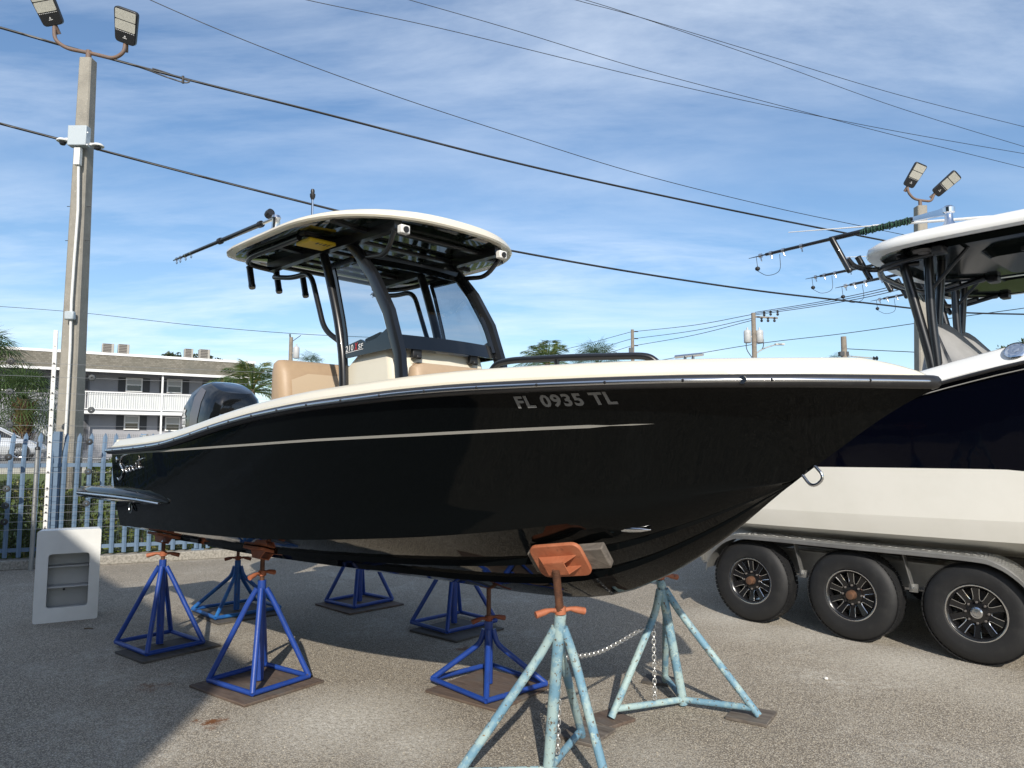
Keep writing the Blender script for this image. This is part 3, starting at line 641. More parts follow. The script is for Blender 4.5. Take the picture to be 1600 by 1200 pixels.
# rear rod holders (rocket launchers)
for v in (.66, .42, .17):
    MB().lathe([(.026, 0), (.030, .02), (.027, .04), (.027, .19), (.030, .20), (.024, .20), (.022, .02)], (1.30 + .02, -v, 3.05), (-.32, 0, .95), 12).build('rod_holder', MAT['blackmetal'], boat, smooth=50)
# outriggers
for sg in (-1, 1):
    v = .82; base = Vector((2.02, sg * v, topz(2.0, v) + .03))
    ro = MB().lathe([(.05, 0), (.05, .015), (.032, .03), (.03, .10), (.036, .11), (.030, .13), (0, .135)], base, (0, 0, 1), 16).build('outrigger_base', MAT['steel'], boat)
    tip = BF.lp(271, 407, 1.02); tip.y = sg * 1.02
    hinge = base + Vector((-.03, 0, .115)); d = (tip - hinge)
    p1 = hinge + d * .10
    MB().tube([hinge, p1], .013, 8).build('outrigger_socket', MAT['steel'], boat)
    MB().lathe([(.0, -.03), (.03, -.028), (.034, 0), (.03, .028), (0, .03)], hinge + Vector((-.08, -sg * .0, .055)), (1, 0, .3), 12).build('lock_knob', MAT['blackplastic'], ro)
    pole = MB().tube([p1, hinge + d * .5, hinge + d * .5, hinge + d * .88, hinge + d * .88, tip], [.020, .019, .0155, .0145, .009, .005], 10).build('outrigger_pole', MAT['blackgloss'], boat, smooth=60)
    mb = MB()
    for u in (.12, .5): mb.tube([hinge + d * (u - .012), hinge + d * (u + .012)], .026, 10)
    mb.build('pole_collar', MAT['blackplastic'], pole)
    for u in (.80, .86, .92, .96):
        mb = MB(); mb.tube([hinge + d * (u - .004), hinge + d * (u + .004)], .016, 8); c = hinge + d * u + Vector((0, 0, -.03)); mb.tube([c + Vector((.014 * math.cos(a), 0, .014 * math.sin(a))) for a in [k * math.pi / 4 for k in range(8)]], .003, 5, closed=True)
        mb.build('line_guide', MAT['steel'], pole)
# anchor light mast
bx = Vector((1.98, -.5, topz(1.98, .5) + .03))
MB().tube([bx, bx + Vector((0, 0, .33))], .009, 8).build('light_mast', MAT['steel'], boat)
MB().lathe([(.010, 0), (.020, .02), (.022, .045), (.014, .05), (.016, .07), (.012, .085), (0, .087)], bx + Vector((0, 0, .325)), (0, 0, 1), 12).build('anchor_light', MAT['blackplastic'], boat)
# yellow tag tucked under the top
yl = MB().box((2.33, -.66, 3.222), (.20, .22, .03)).build('yellow_pouch', MAT['yellow'], boat, bevel=.01)
for i in range(4): MB().box((2.40, -.60 - .03 * i, 3.2055), (.045, .016 if i % 2 else .008, .001)).build('pouch_print', MAT['blackplastic'], yl, smooth=0)
# bow rails
for sg in (-1, 1):
    P = []
    for x_, y_ in ((766, 576), (776, 568), (800, 563), (900, 558), (1000, 556), (1016, 558), (1030, 570)):
        v = .9
        for _ in range(40): q = BF.lp(x_, y_, v); v = .5 * v + .5 * (b_f(q.x) - .15)
        P.append((q.x, sg * v, q.z))
    P[0] = (P[0][0], P[0][1], zs_f(P[0][0]) + .08); P[-1] = (P[-1][0], P[-1][1], zs_f(P[-1][0]) + .08)
    br = tube('bow_rail', P, .0165, rnd=.10)
    t = 4.80; MB().tube([(t, sg * (b_f(t) - .15), 2.09), (t, sg * (b_f(t) - .15), 2.15)], .013, 8).build('rail_stanchion', MAT['blackmetal'], br)
# anchor roller chock at the bow, cleats
for sg in (-1, 1):
    for t in (5.35, 2.0, .35):
        c = Vector((t, sg * (b_f(t) - .16), zs_f(t) + .105)); MB().tube([c + Vector((-.07, 0, .012)), c + Vector((.07, 0, .012))], .008, 8).tube([c + Vector((-.02, 0, -.01)), c + Vector((-.02, 0, .012))], .008, 8).tube([c + Vector((.02, 0, -.01)), c + Vector((.02, 0, .012))], .008, 8).build('cleat', MAT['steel'], boat)
# ---- outboard motor, tilted up
om = pivot('outboard_motor', boat, (-.58, 0, 1.52)); om.rotation_euler = (0, R(20), 0); om.scale = (1.30, 1.2, 1.34)
rows = []
for z, xa, xf, w, p in ((.0, -.60, .08, .235, 5), (.20, -.59, .10, .255, 5), (.35, -.555, .105, .258, 5), (.48, -.49, .085, .238, 4.5), (.57, -.40, .045, .20, 4), (.615, -.32, .0, .15, 3.5), (.625, -.26, -.06, .08, 3)):
    cx, lx = (xa + xf) / 2, (xf - xa) / 2; ring = []
    for k in range(28):
        a = 2 * math.pi * k / 28; c, s = math.cos(a), math.sin(a); q = (abs(c) ** p + abs(s) ** p) ** (-1 / p); ring.append((cx + lx * c * q, w * s * q, z))
    rows.append(ring)
cow = MB().loft(rows, closed=True, caps=True).build('cowling', MAT['blackgloss'], om, smooth=28)
for sg in (-1, 1):
    MB().loft([[(-.22, sg * .239, .0), (-.06, sg * .239, .0)], [(-.26, sg * .259, .20), (-.10, sg * .259, .20)], [(-.29, sg * .262, .35), (-.14, sg * .262, .35)], [(-.31, sg * .242, .48), (-.17, sg * .242, .48)], [(-.29, sg * .203, .57), (-.20, sg * .203, .57)]]).build('cowl_panel', M('charcoal_panel', (.10, .095, .105), .3, coat=.3), cow, smooth=30, fixn=False)
    def mfn(u, h, sg=sg):
        uu = u if sg < 0 else 1 - u
        x = -.455 + .14 * uu + .062 * h; z = .33 - .40 * uu + .022 * h
        return (x, sg * (interp(z, [0, .20, .35, .48], [.235, .255, .258, .238]) + .004), z)
    put_text('MERCURY', mfn, 'brand_letters', MAT['whiteprint'], cow, bold=.02)
MB().box((-.24, 0, -.02), (.52, .38, .05)).build('lower_cowl', MAT['blackplastic'], om, bevel=.02)
MB().loft([rrect(-.36, -.06, -.10, .10, -.04, .05), rrect(-.34, -.10, -.07, .07, -.35, .04), rrect(-.33, -.12, -.05, .05, -.50, .03)], closed=True, caps=True).build('midsection', MAT['blackgloss'], om, smooth=50)
MB().box((.10, 0, -.18), (.24, .30, .34)).build('mount_bracket', MAT['blackplastic'], om, bevel=.02)
# ================================================================ BOAT STANDS
PORT = BF.ey
def bottom_z(t, v):
    S = section(min(max(t, 0), 5.5)); v = abs(v)
    for i in range(NS + 2, len(S) - 1):
        a, b = -S[i][1], -S[i + 1][1]
        if a >= v >= b and a > b: return S[i][2] + (S[i + 1][2] - S[i][2]) * (a - v) / (a - b)
    return S[NS + 2][2]
def hull_fit(x, y):
    p = BF.loc(Vector((x, y, 0))); t, v = p.x, -p.y; e = .06
    zx = (bottom_z(t + e, v) - bottom_z(t - e, v)) / (2 * e); zv = (bottom_z(t, abs(v) + .12) - bottom_z(t, max(abs(v) - .12, 0))) / .24 * (1 if v > 0 else -1)
    n = Vector((0, 0, 1)) - BF.ex * zx + BF.ey * zv; return bottom_z(t, v), n.normalized()
def pad(mb_plate, mb_br, c, nrm, along, w=.30, d=.21, th=.022):
    """plate facing nrm with a folded bracket under it"""
    n = Vector(nrm).normalized(); x = (Vector(along) - n * Vector(along).dot(n)).normalized(); y = n.cross(x); Mx = Matrix((x, y, n)).transposed()
    P = [(p[0], p[1]) for p in rrect(-w / 2, w / 2, -d / 2, d / 2, 0, .045)]
    k = len(mb_plate.v); mb_plate.prism(P, -th / 2, th / 2); mb_plate.v[k:] = [tuple(Mx @ Vector(p) + c) for p in mb_plate.v[k:]]
    k = len(mb_br.v)
    for sy in (-.035, .035): mb_br.add([(-.11, sy - .003, -.012), (.11, sy - .003, -.012), (.06, sy - .003, -.065), (-.06, sy - .003, -.065), (-.11, sy + .003, -.012), (.11, sy + .003, -.012), (.06, sy + .003, -.065), (-.06, sy + .003, -.065)], [(0,1,2,3),(7,6,5,4),(0,4,5,1),(1,5,6,2),(2,6,7,3),(3,7,4,0)])
    mb_br.box((0, 0, -.064), (.12, .076, .006))
    mb_br.v[k:] = [tuple(Mx @ Vector(p) + c) for p in mb_br.v[k:]]
def handle(c, ang, r=.032):
    mb = MB(); dx = Vector((math.cos(ang), math.sin(ang), 0)); mb.lathe([(r * .75, -.02), (r * .9, -.018), (r * .9, .018), (r * .75, .02)], c, (0, 0, 1), 12)
    for sg in (-1, 1):
        pts = [c + dx * sg * (r * .6), c + dx * sg * .055 + Vector((0, 0, .004)), c + dx * sg * .085 + Vector((0, 0, -.002)), c + dx * sg * .135 + Vector((0, 0, -.014))]
        mb.tube(pts, [.013, .011, .017, .019], 8)
    return mb
def board3(name, label, L, Fp, Rp, th, mat, z0=0.0, group='boards under the boat stands'):
    l, f, r = gp(*L, z0 + th), gp(*Fp, z0 + th), gp(*Rp, z0 + th); c = (l + r) / 2; x = (f - l); ax = math.atan2(x.y, x.x); a = x.length; b = abs((r - f).dot(Vector((-math.sin(ax), math.cos(ax), 0))))
    # keep the middle of the visible corners
    o = MB().box((0, 0, th / 2), (a, b, th)).build(name, MAT[mat], bevel=.003, seg=1); o.location = (c.x, c.y, z0 + .001); o.rotation_euler = (0, 0, ax)
    return tag(o, label, 'board', group)
def blue_stand(label, L, Fp, Rp, hleg, hscrew, padpix, beta, mat='bluepaint', hang=.4, padmat='orange', boardT=.018, along=None, padtop=None, padoff=(0, 0), drop=0.0):
    z0 = boardT + .002
    l, f, r = gp(*L, z0), gp(*Fp, z0), gp(*Rp, z0); x = f - l; rz = math.atan2(x.y, x.x); a = x.length; b = abs((r - f).dot(Vector((-math.sin(rz), math.cos(rz), 0)))); b = max(b, a * .78); a = max(a, b * .8)
    c = (l + r) / 2; s = thing('boat_stand', label, 'boat stand', (c.x, c.y, 0), rz, 'boat stands holding up the black boat'); s.location = (c.x, c.y, 0)
    C = [(-a / 2, -b / 2), (a / 2, -b / 2), (a / 2, b / 2), (-a / 2, b / 2)]; m = MAT[mat]; z1 = z0 + .022
    for i, (cx, cy) in enumerate(C):
        k = .035 / math.hypot(cx, cy); f_ = 2.6 if hleg > .5 else 1.7; P = fillet([(cx, cy, z1), (cx * k * f_, cy * k * f_, hleg - .07), (cx * k * .95, cy * k * .95, hleg + .03)], .06)
        MB().tube(P, .0205, 10).build('leg', m, s, smooth=60)
        d = C[(i + 1) % 4]; MB().tube([(cx, cy, z1), (d[0], d[1], z1)], .019, 8).build('base_bar', m, s, smooth=60)
    MB().tube([(0, 0, z0 + .01), (0, 0, hleg + .09)], .031, 14).build('centre_tube', m, s, smooth=60)
    zp, nw = hull_fit(c.x, c.y); zp -= .004 + drop
    if drop:
        w_ = MB().box((0, 0, 0), (.24, .16, drop - .004)).build('timber_block', MAT['ply'], bevel=.006); w_.location = (c.x, c.y, zp + drop / 2 + .001); w_.rotation_euler = (0, 0, BF.a); tag(w_, 'brown timber packing on the keel stand pad under the hull', 'timber')
        nw = Vector((0, 0, 1))
    Mi = Matrix.Rotation(-rz, 3, 'Z'); n = Mi @ nw; al = Mi @ (along or BF.ex)
    mbs = MB(); zt = hleg + .09; top = zp - .07
    mbs.tube([(0, 0, zt - .05), (0, 0, top)], .0155, 10)
    z = zt
    while z < top - .01: mbs.tube([(0, 0, z), (0, 0, z + .004)], .018, 10); z += .0085
    mbs.build('screw', MAT['rustscrew'], s, smooth=60)
    handle(Vector((0, 0, hscrew)), hang - rz).build('screw_handle', MAT[padmat], s, smooth=50)
    pl, br = MB(), MB(); pad(pl, br, Vector((padoff[0], padoff[1], zp - .012)), n, al); pl.build('pad', MAT[padmat], s, bevel=.004); br.build('pad_bracket', MAT[padmat], s, smooth=0); return s
ST = [
 ('royal blue boat stand by the stern corner, beside the white box', (183,1008), (232,1027), (315,1006), .66, .80, 1.025, R(14), dict(hang=.15)),
 ('royal blue boat stand on brown plywood with a tall bare rusty screw', (328,1068), (397,1090), (480,1060), .66, .80, 1.10, R(14), dict(hang=1.2)),
 ('royal blue boat stand under the keel with its orange handle turned level', (682,1068), (768,1104), (845,1070), .38, .49, .755, R(2), dict(hang=.55, padmat='orange2', drop=.15)),
 ('worn teal blue boat stand with a dark rusty pad under the stern keel', (307,957), (344,972), (430,950), .45, .565, .70, R(-2), dict(mat='bluepaint2', padmat='orange2', hang=.1)),
 ('blue boat stand in the shade beyond the keel, farther toward the fence', (510,942), (555,952), (612,939), .66, .80, 1.02, R(-14), dict(padmat='orange2')),
 ('blue boat stand in the shade beyond the keel, between two other stands', (655,979), (712,995), (762,970), .66, .80, 1.02, R(-16), dict(padmat='orange2')),
]
for lab, l, f, r, hl, hs, pt, be, kw in ST: blue_stand(lab, l, f, r, hl, hs, None, be, padtop=pt, **kw)
board3('plywood_board', 'black painted plywood under the stern corner stand', (182,1019), (226,1036), (342,1006), .018, 'plydark')
board3('plywood_board', 'brown plywood square under the stand with the tall screw', (300,1072), (387,1104), (501,1061), .018, 'ply')
board3('plywood_board', 'swirl grained dark plywood under the keel stand', (671,1080), (785,1112), (857,1068), .018, 'ply')
board3('plywood_board', 'thin dark board under the worn teal blue stand', (296,956), (342,975), (439,957), .018, 'plydark')
board3('plywood_board', 'shaded plywood under the blue stand farther toward the fence', (496,944), (551,960), (627,942), .018, 'ply')
board3('plywood_board', 'shaded plywood under the blue stand between two others', (640,984), (714,1002), (787,981), .018, 'plydark')
# ---- pale blue tripod stands
def tripod(label, base, top, feet, zt, padc, padn, hang, blockT):
    s = thing('boat_stand', label, 'boat stand', (base[0], base[1], 0), 0, 'boat stands holding up the black boat'); o = Vector((base[0], base[1], 0)); m = MAT['peel']
    B0 = Vector((0, 0, .05)); T = Vector((top[0], top[1], zt)) - o; ax = (T - B0).normalized()
    MB().tube([B0 - ax * .03, T], .030, 12).build('centre_post', m, s, smooth=60)
    for fx, fy, fz in feet:
        f = Vector((fx, fy, fz + .012)) - o; j = B0 + ax * ((T - B0).length * .86); h = Vector((f.x - j.x, f.y - j.y, 0)).normalized()
        P = fillet([f, j + h * .085 - ax * .10, j + h * .02 + ax * .05], .12); MB().tube(P, .0235, 10).build('leg', m, s, smooth=60)
        g = f + (j - f).normalized() * .055; MB().tube([g, B0 + Vector((0, 0, .0))], .021, 10).build('base_bar', m, s, smooth=60)
    C = padc - o; top2 = C - Vector(padn).normalized() * .07
    mbs = MB().tube([T - ax * .03, top2], .0175, 10); d = (top2 - T); n = int(d.length / .0095)
    for i in range(n): p = T + d * ((i + .2) / n); mbs.tube([p, p + d.normalized() * .0045], .0205, 10)
    mbs.build('screw', MAT['rustscrew'], s, smooth=60)
    handle(T + Vector((0, 0, .02)), hang).build('screw_handle', MAT['orange'], s, smooth=50)
    pl, br = MB(), MB(); pad(pl, br, C, padn, BF.ex); pl.build('pad', MAT['orange'], s, bevel=.005); br.build('pad_bracket', MAT['orange'], s, smooth=0); return s
for Y_ in [3.2 + .01 * i for i in range(120)]:
    pc = at(884, 858, Y_); hz_, S4n = hull_fit(pc.x, pc.y)
    if pc.z > hz_: break
S4n = (S4n + PORT * .55).normalized(); pc = pc - S4n * .08
tripod('peeling pale blue tripod stand with a broad tilted orange pad', (.19, 3.99), (pc.x, pc.y + .03), [(-.30, 3.90, .022), (.48, 3.78, .022), (.415, 4.50, .022)], at(876, 962, pc.y).z, pc, S4n, .35, 0)
P4p = Vector((.99, 4.93, 1.25))
hz4, n4 = hull_fit(.95, 4.90)
tripod('peeling pale blue tripod stand beyond the bow with feet on loose boards', (1.145, 5.067), (.985, 4.95), [(.628, 4.784, .022), (1.57, 4.82, .022), (1.12, 5.52, .022)], .86, Vector((.95, 4.90, hz4)) - n4 * .012, n4, .4, 0)
board3('foot_board', 'brown scrap board beside the grey one under a tripod foot', (917,1122), (957,1139), (987,1120), .02, 'ply')
board3('foot_board', 'grey weathered scrap board touching a brown one', (874,1150), (930,1165), (957,1137), .02, 'plygrey')
board3('foot_board', 'ridged brown scrap board under the outermost tripod foot', (1135,1120), (1200,1133), (1212,1111), .02, 'plygrey')
board3('foot_board', 'small dark scrap board under the tripod foot in shade', (1004,1064), (1060,1071), (1062,1059), .02, 'plydark')
for (fx, fy), lab in (((-.30, 3.90), 'dark scrap board under the left foot of the broad padded tripod'), ((.48, 3.78), 'dark scrap board under the right foot of the broad padded tripod')):
    o = MB().box((0, 0, .01), (.22, .16, .02)).build('foot_board', MAT['plydark'], bevel=.003, seg=1); o.location = (fx, fy, .001); o.rotation_euler = (0, 0, .4); tag(o, lab, 'board', 'boards under the boat stands')
# grey timber wedged between the pad and the hull
nn = Vector(S4n).normalized(); xx = (BF.ex - nn * BF.ex.dot(nn)).normalized(); yy = nn.cross(xx)
wb = MB().box((0, 0, 0), (.44, .13, .05), Matrix((xx, yy, nn)).transposed()).build('timber_block', MAT['plygrey'], bevel=.006); wb.location = pc + nn * .037 + yy * .02 + xx * .03
tag(wb, 'grey timber block wedged between the orange pad and the hull', 'timber')
# ---- chain
def chain(name, label, pts, link=.034, r=.0042):
    P = spline(pts, 14); cum = [0]
    for i in range(1, len(P)): cum.append(cum[-1] + (P[i] - P[i - 1]).length)
    mb = MB(); d = 0; k = 0; i = 0
    while d < cum[-1]:
        while i < len(P) - 2 and cum[i + 1] < d: i += 1
        u = (d - cum[i]) / max(cum[i + 1] - cum[i], 1e-6); c = P[i].lerp(P[i + 1], u); t = (P[i + 1] - P[i]).normalized()
        s = t.cross(Vector((0, 0, 1))); s = s.normalized() if s.length > .1 else Vector((1, 0, 0)); w = s if k % 2 else s.cross(t)
        a, b = link * .5, link * .32; ring = []
        for q in range(12):
            an = 2 * math.pi * q / 12; cx, cy = math.cos(an), math.sin(an); e = (abs(cx) ** 3 + abs(cy) ** 3) ** (-1 / 3); ring.append(c + t * a * cx * e + w * b * cy * e)
        mb.tube(ring, r, 5, closed=True); d += link * .74; k += 1
    return tag(mb.build(name, MAT['galv'], smooth=60), label, 'chain', 'safety chains on the pale blue stands')
a0, a1 = at(880, 1028, 4.12), at(1006, 981, 4.80)
chain('safety_chain', 'galvanised chain sagging between the two pale blue stands', [a0, at(930, 1021, 4.4), at(965, 1005, 4.6), a1])
q = at(1021, 972, 4.93); chain('safety_chain', 'loose chain end hanging inside the tripod stand beyond the bow', [q, q + Vector((0, 0, -.25)), q + Vector((.0, -.005, -.49))])
q = at(874, 1045, 4.07); chain('safety_chain', 'loose chain end hanging inside the broad padded tripod stand', [q, q + Vector((-.005, 0, -.2)), q + Vector((-.012, 0, -.44))])
# ================================================================ WHITE BOX
bl, brr = gp(50, 976), gp(152, 966); w = (brr - bl).length; ang = math.atan2(brr.y - bl.y, brr.x - bl.x); Hb = .905
bxo = thing('console_box', 'white fibreglass box with a rectangular opening standing by the fence', 'box', bl, ang)
D = .34; mb = MB()
win = [(.115, .135), (.455, .115), (.475, .59), (.135, .665)]
win = [(w * .19, .14), (w * .83, .14), (w * .83, .67), (w * .19, .67)]
def rr2(P, r, n=5):
    out = []
    for i in range(4):
        a, b, c = Vector((*P[i - 1], 0)), Vector((*P[i], 0)), Vector((*P[(i + 1) % 4], 0)); s = b + (a - b).normalized() * r; e = b + (c - b).normalized() * r
        for j in range(n): u = j / (n - 1); q = s * (1 - u)**2 + b * 2*u*(1-u) + e * u*u; out.append((q.x, q.y))
    return out
inner = rr2(win, .035); outer = rr2([(0, 0), (w, 0), (w, Hb), (0, Hb)], .025)
k = len(inner); tl = .03
fy = lambda z: z * .0 
V = [(x, 0, z) for x, z in outer] + [(x, 0, z) for x, z in inner] + [(x, .05, z) for x, z in inner]
F = [(i, (i + 1) % k, k + (i + 1) % k, k + i) for i in range(k)] + [(k + i, k + (i + 1) % k, 2*k + (i + 1) % k, 2*k + i) for i in range(k)]
mb.add(V, F)
mb.loft([[(x, 0, z) for x, z in outer], [(x * .97 + .008, D, z * .985) for x, z in outer]], closed=True); mb.add([(x * .97 + .008, D, z * .985) for x, z in outer], [tuple(range(k))])
mb.build('shell', MAT['boxwhite'], bxo, smooth=40)
mb = MB().box((w / 2, .22, .40), (w * .86, .012, .60)); mb.build('back_liner', MAT['boxgrey'], bxo)
for z, yy in ((.33, .14), (.53, .17)): MB().box((w / 2, yy, z), (w * .84, .16, .02)).build('inner_shelf', MAT['boxgrey'], bxo, bevel=.008)
MB().lathe([(.012, 0), (.012, .004), (0, .004)], (w * .45, .058, .31), (0, -1, 0), 10).build('drain_hole', MAT['blackplastic'], bxo)
# ================================================================ TRAILER AND NAVY BOATS
F2 = Frame(3.27, 8.29, -47.2)
def make_wheel(par, x, y, sg, cap):
    wv = pivot('wheel', par, (x, y, .405)); n = 48; a = (0, sg, 0)
    prof = [(.222, .085), (.235, .115), (.29, .125), (.345, .118), (.378, .100), (.396, .080), (.404, .05), (.405, 0), (.404, -.05), (.396, -.08), (.378, -.1), (.345, -.118), (.29, -.125), (.235, -.115), (.222, -.085)]
    mb = MB().lathe(prof, (0, 0, 0), a, n, caps=False)
    for k in range(60):           # tread lugs at the shoulders
        an = 2 * math.pi * k / 60
        for h in (-.072, -.025, .025, .072): mb.box((.403 * math.cos(an + h), h * sg, .403 * math.sin(an + h)), (.006, .038, .034), Matrix.Rotation(-(an + h), 3, 'Y'))
    mb.build('tyre', MAT['tyre'], wv, smooth=40)
    for rr_, ww in ((.300, .0028), (.355, .0022)): pass
    rim = MB().lathe([(.222, -.085), (.222, .085), (.230, .100), (.220, .104), (.208, .095), (.195, .07), (.190, .02), (.185, -.06)], (0, 0, 0), a, 40, caps=False)
    for k in range(10):
        an = 2 * math.pi * (k + .5) / 10
        def pol(r, da, h): return Vector((r * math.cos(an + da), h * sg, r * math.sin(an + da)))
        V = [pol(.075, -.30, .060), pol(.075, .30, .060), pol(.200, .115, .082), pol(.200, -.115, .082)]; V += [v - Vector((0, sg * .035, 0)) for v in V]
        rim.add(V, [(0,1,2,3),(7,6,5,4),(0,4,5,1),(1,5,6,2),(2,6,7,3),(3,7,4,0)])
    rim.lathe([(.085, .03), (.085, .064), (.06, .070), (.0, .070)], (0, 0, 0), a, 24); ro = rim.build('rim', MAT['rimblack'], wv, smooth=35)
    MB().lathe([(.17, -.02), (.17, .0), (.05, .01)], (0, 0, 0), a, 24).build('brake_drum', MAT['acdark'], wv)
    mc = MB().lathe([(.226, .101), (.2285, .1045), (.222, .1065), (.215, .1035)], (0, 0, 0), a, 48, caps=False)
    for k in range(10):
        an = 2 * math.pi * k / 10
        U = [(.196, -.175), (.155, -.165), (.120, -.135), (.103, -.07), (.100, 0), (.103, .07), (.120, .135), (.155, .165), (.196, .175)]
        mc.tube([Vector((r * math.cos(an + d), sg * (.066 + (r - .1) * .20), r * math.sin(an + d))) for r, d in U], .0030, 5)
    mc.build('machined_edge', MAT['chrome'], wv, smooth=60)
    mb = MB()
    for k in range(8): an = 2 * math.pi * k / 8; mb.lathe([(.010, .060), (.010, .080), (.006, .086), (0, .086)], (.083 * math.cos(an), 0, .083 * math.sin(an)), a, 6)
    mb.build('lug_nut', MAT['acdark'], wv, smooth=0)
    MB().lathe([(.044, .05), (.042, .10), (.036, .125), (.030, .128), (0, .126)] if cap else [(.045, .05), (.045, .085), (.034, .090), (.034, .082), (.02, .082), (.0, .086)], (0, 0, 0), a, 20).build('hub_cap', MAT['rustcap'] if cap else MAT['steel'], wv)
    return wv
def make_trailer(label):
    T = thing('boat_trailer', label, 'trailer', F2.o, F2.a, 'boat trailers')
    for i, x in enumerate((0, .99, 1.98)):
        make_wheel(T, x, -1.10, -1, i != 2); make_wheel(T, x, 1.10, 1, True)
        MB().box((x, 0, .405), (.09, 2.0, .09)).build('axle', MAT['alu'], T)
    for sg in (-1, 1):
        y = sg * .90; mb = MB(); mb.box((2.6, y, .60), (6.6, .012, .22)); mb.box((2.6, y, .715), (6.6, .11, .014)); mb.box((2.6, y, .485), (6.6, .11, .014)); fr = mb.build('frame_rail', MAT['alu'], T, smooth=0)
        MB().box((-.715, y - sg * .0, .60), (.02, .10, .20)).box((-.74, y + sg * .05, .60), (.03, .07, .12)).build('rail_end', MAT['alu'], fr, smooth=0)
        # fender: one strip over three wheels
        P = [(-.455, .50), (-.42, .62), (-.32, .745), (-.17, .84), (.05, .868), (1.0, .868), (1.93, .868), (2.15, .84), (2.30, .745), (2.40, .62), (2.435, .50)]
        S = spline([(x, 0, z) for x, z in P], 4); rows = []
        for i, p in enumerate(S):
            rows.append([(p.x, sg * .96, p.z), (p.x, sg * 1.265, p.z), (p.x, sg * 1.28, p.z - .012), (p.x, sg * 1.28, p.z - .045), (p.x, sg * 1.272, p.z - .045), (p.x, sg * 1.272, p.z - .014), (p.x, sg * .96, p.z - .006)])
        fd = MB().loft(rows, closed=True, caps=True).build('fender', MAT['alu'], T, smooth=40)
        mb = MB()                                     # raised tread-plate bars
        for i in range(0, 150):
            u = i / 150 * (len(S) - 1); j = int(u); p = S[j].lerp(S[min(j + 1, len(S) - 1)], u - j); t = (S[min(j + 1, len(S) - 1)] - S[j]).normalized()
            for row in range(5):
                yy = sg * (1.0 + row * .058); an = .8 if (i + row) % 2 else -.8
                q = Vector((p.x, yy, p.z + .0015)); e = t * (.011 * math.cos(an)) + Vector((0, .011 * math.sin(an), 0)); mb.bar(q - e, q + e, .004, .003)
        tag(mb.build('tread_plate_bars', MAT['alu'], fd, smooth=0), kind='stuff')
        for x in (.50, 1.48):
            MB().bar((x - .06, sg * 1.14, .862), (x + .02, sg * 1.14, .53), .008, .055, (0, 1, 0)).box((x + .02, sg * 1.13, .53), (.07, .02, .07)).build('fender_bracket', MAT['alu'], T, smooth=0)
            MB().lathe([(.012, 0), (.012, .012), (0, .014)], (x + .02, sg * 1.15, .53), (0, sg, 0), 8).build('bracket_bolt', MAT['steel'], T)
        MB().box((2.6, sg * .62, .765), (5.8, .09, .08)).build('bunk', MAT['plydark'], T, bevel=.01)
        for x in (-.4, 1.2, 2.8, 4.4): MB().box((x, sg * .62, .70), (.06, .08, .05)).build('bunk_bracket', MAT['alu'], T)
        # tongue
        MB().bar((5.88, sg * .90, .60), (8.2, sg * .06, .60), .10, .16).build('tongue_rail', MAT['alu'], T)
    for x in (-.55, .5, 1.5, 3.0, 4.5, 5.8): MB().box((x, 0, .60), (.10, 1.78, .15)).build('crossbeam', MAT['alu'], T)
    MB().tube([(8.0, 0, .62), (8.0, 0, .08)], .045, 12).lathe([(.09, 0), (.09, .03), (.05, .06)], (8.0, 0, .0), (0, 0, 1), 16).build('tongue_jack', MAT['alu'], T)
    return T
trailer = make_trailer('triple axle aluminium boat trailer with black spoked wheels under the navy boat')
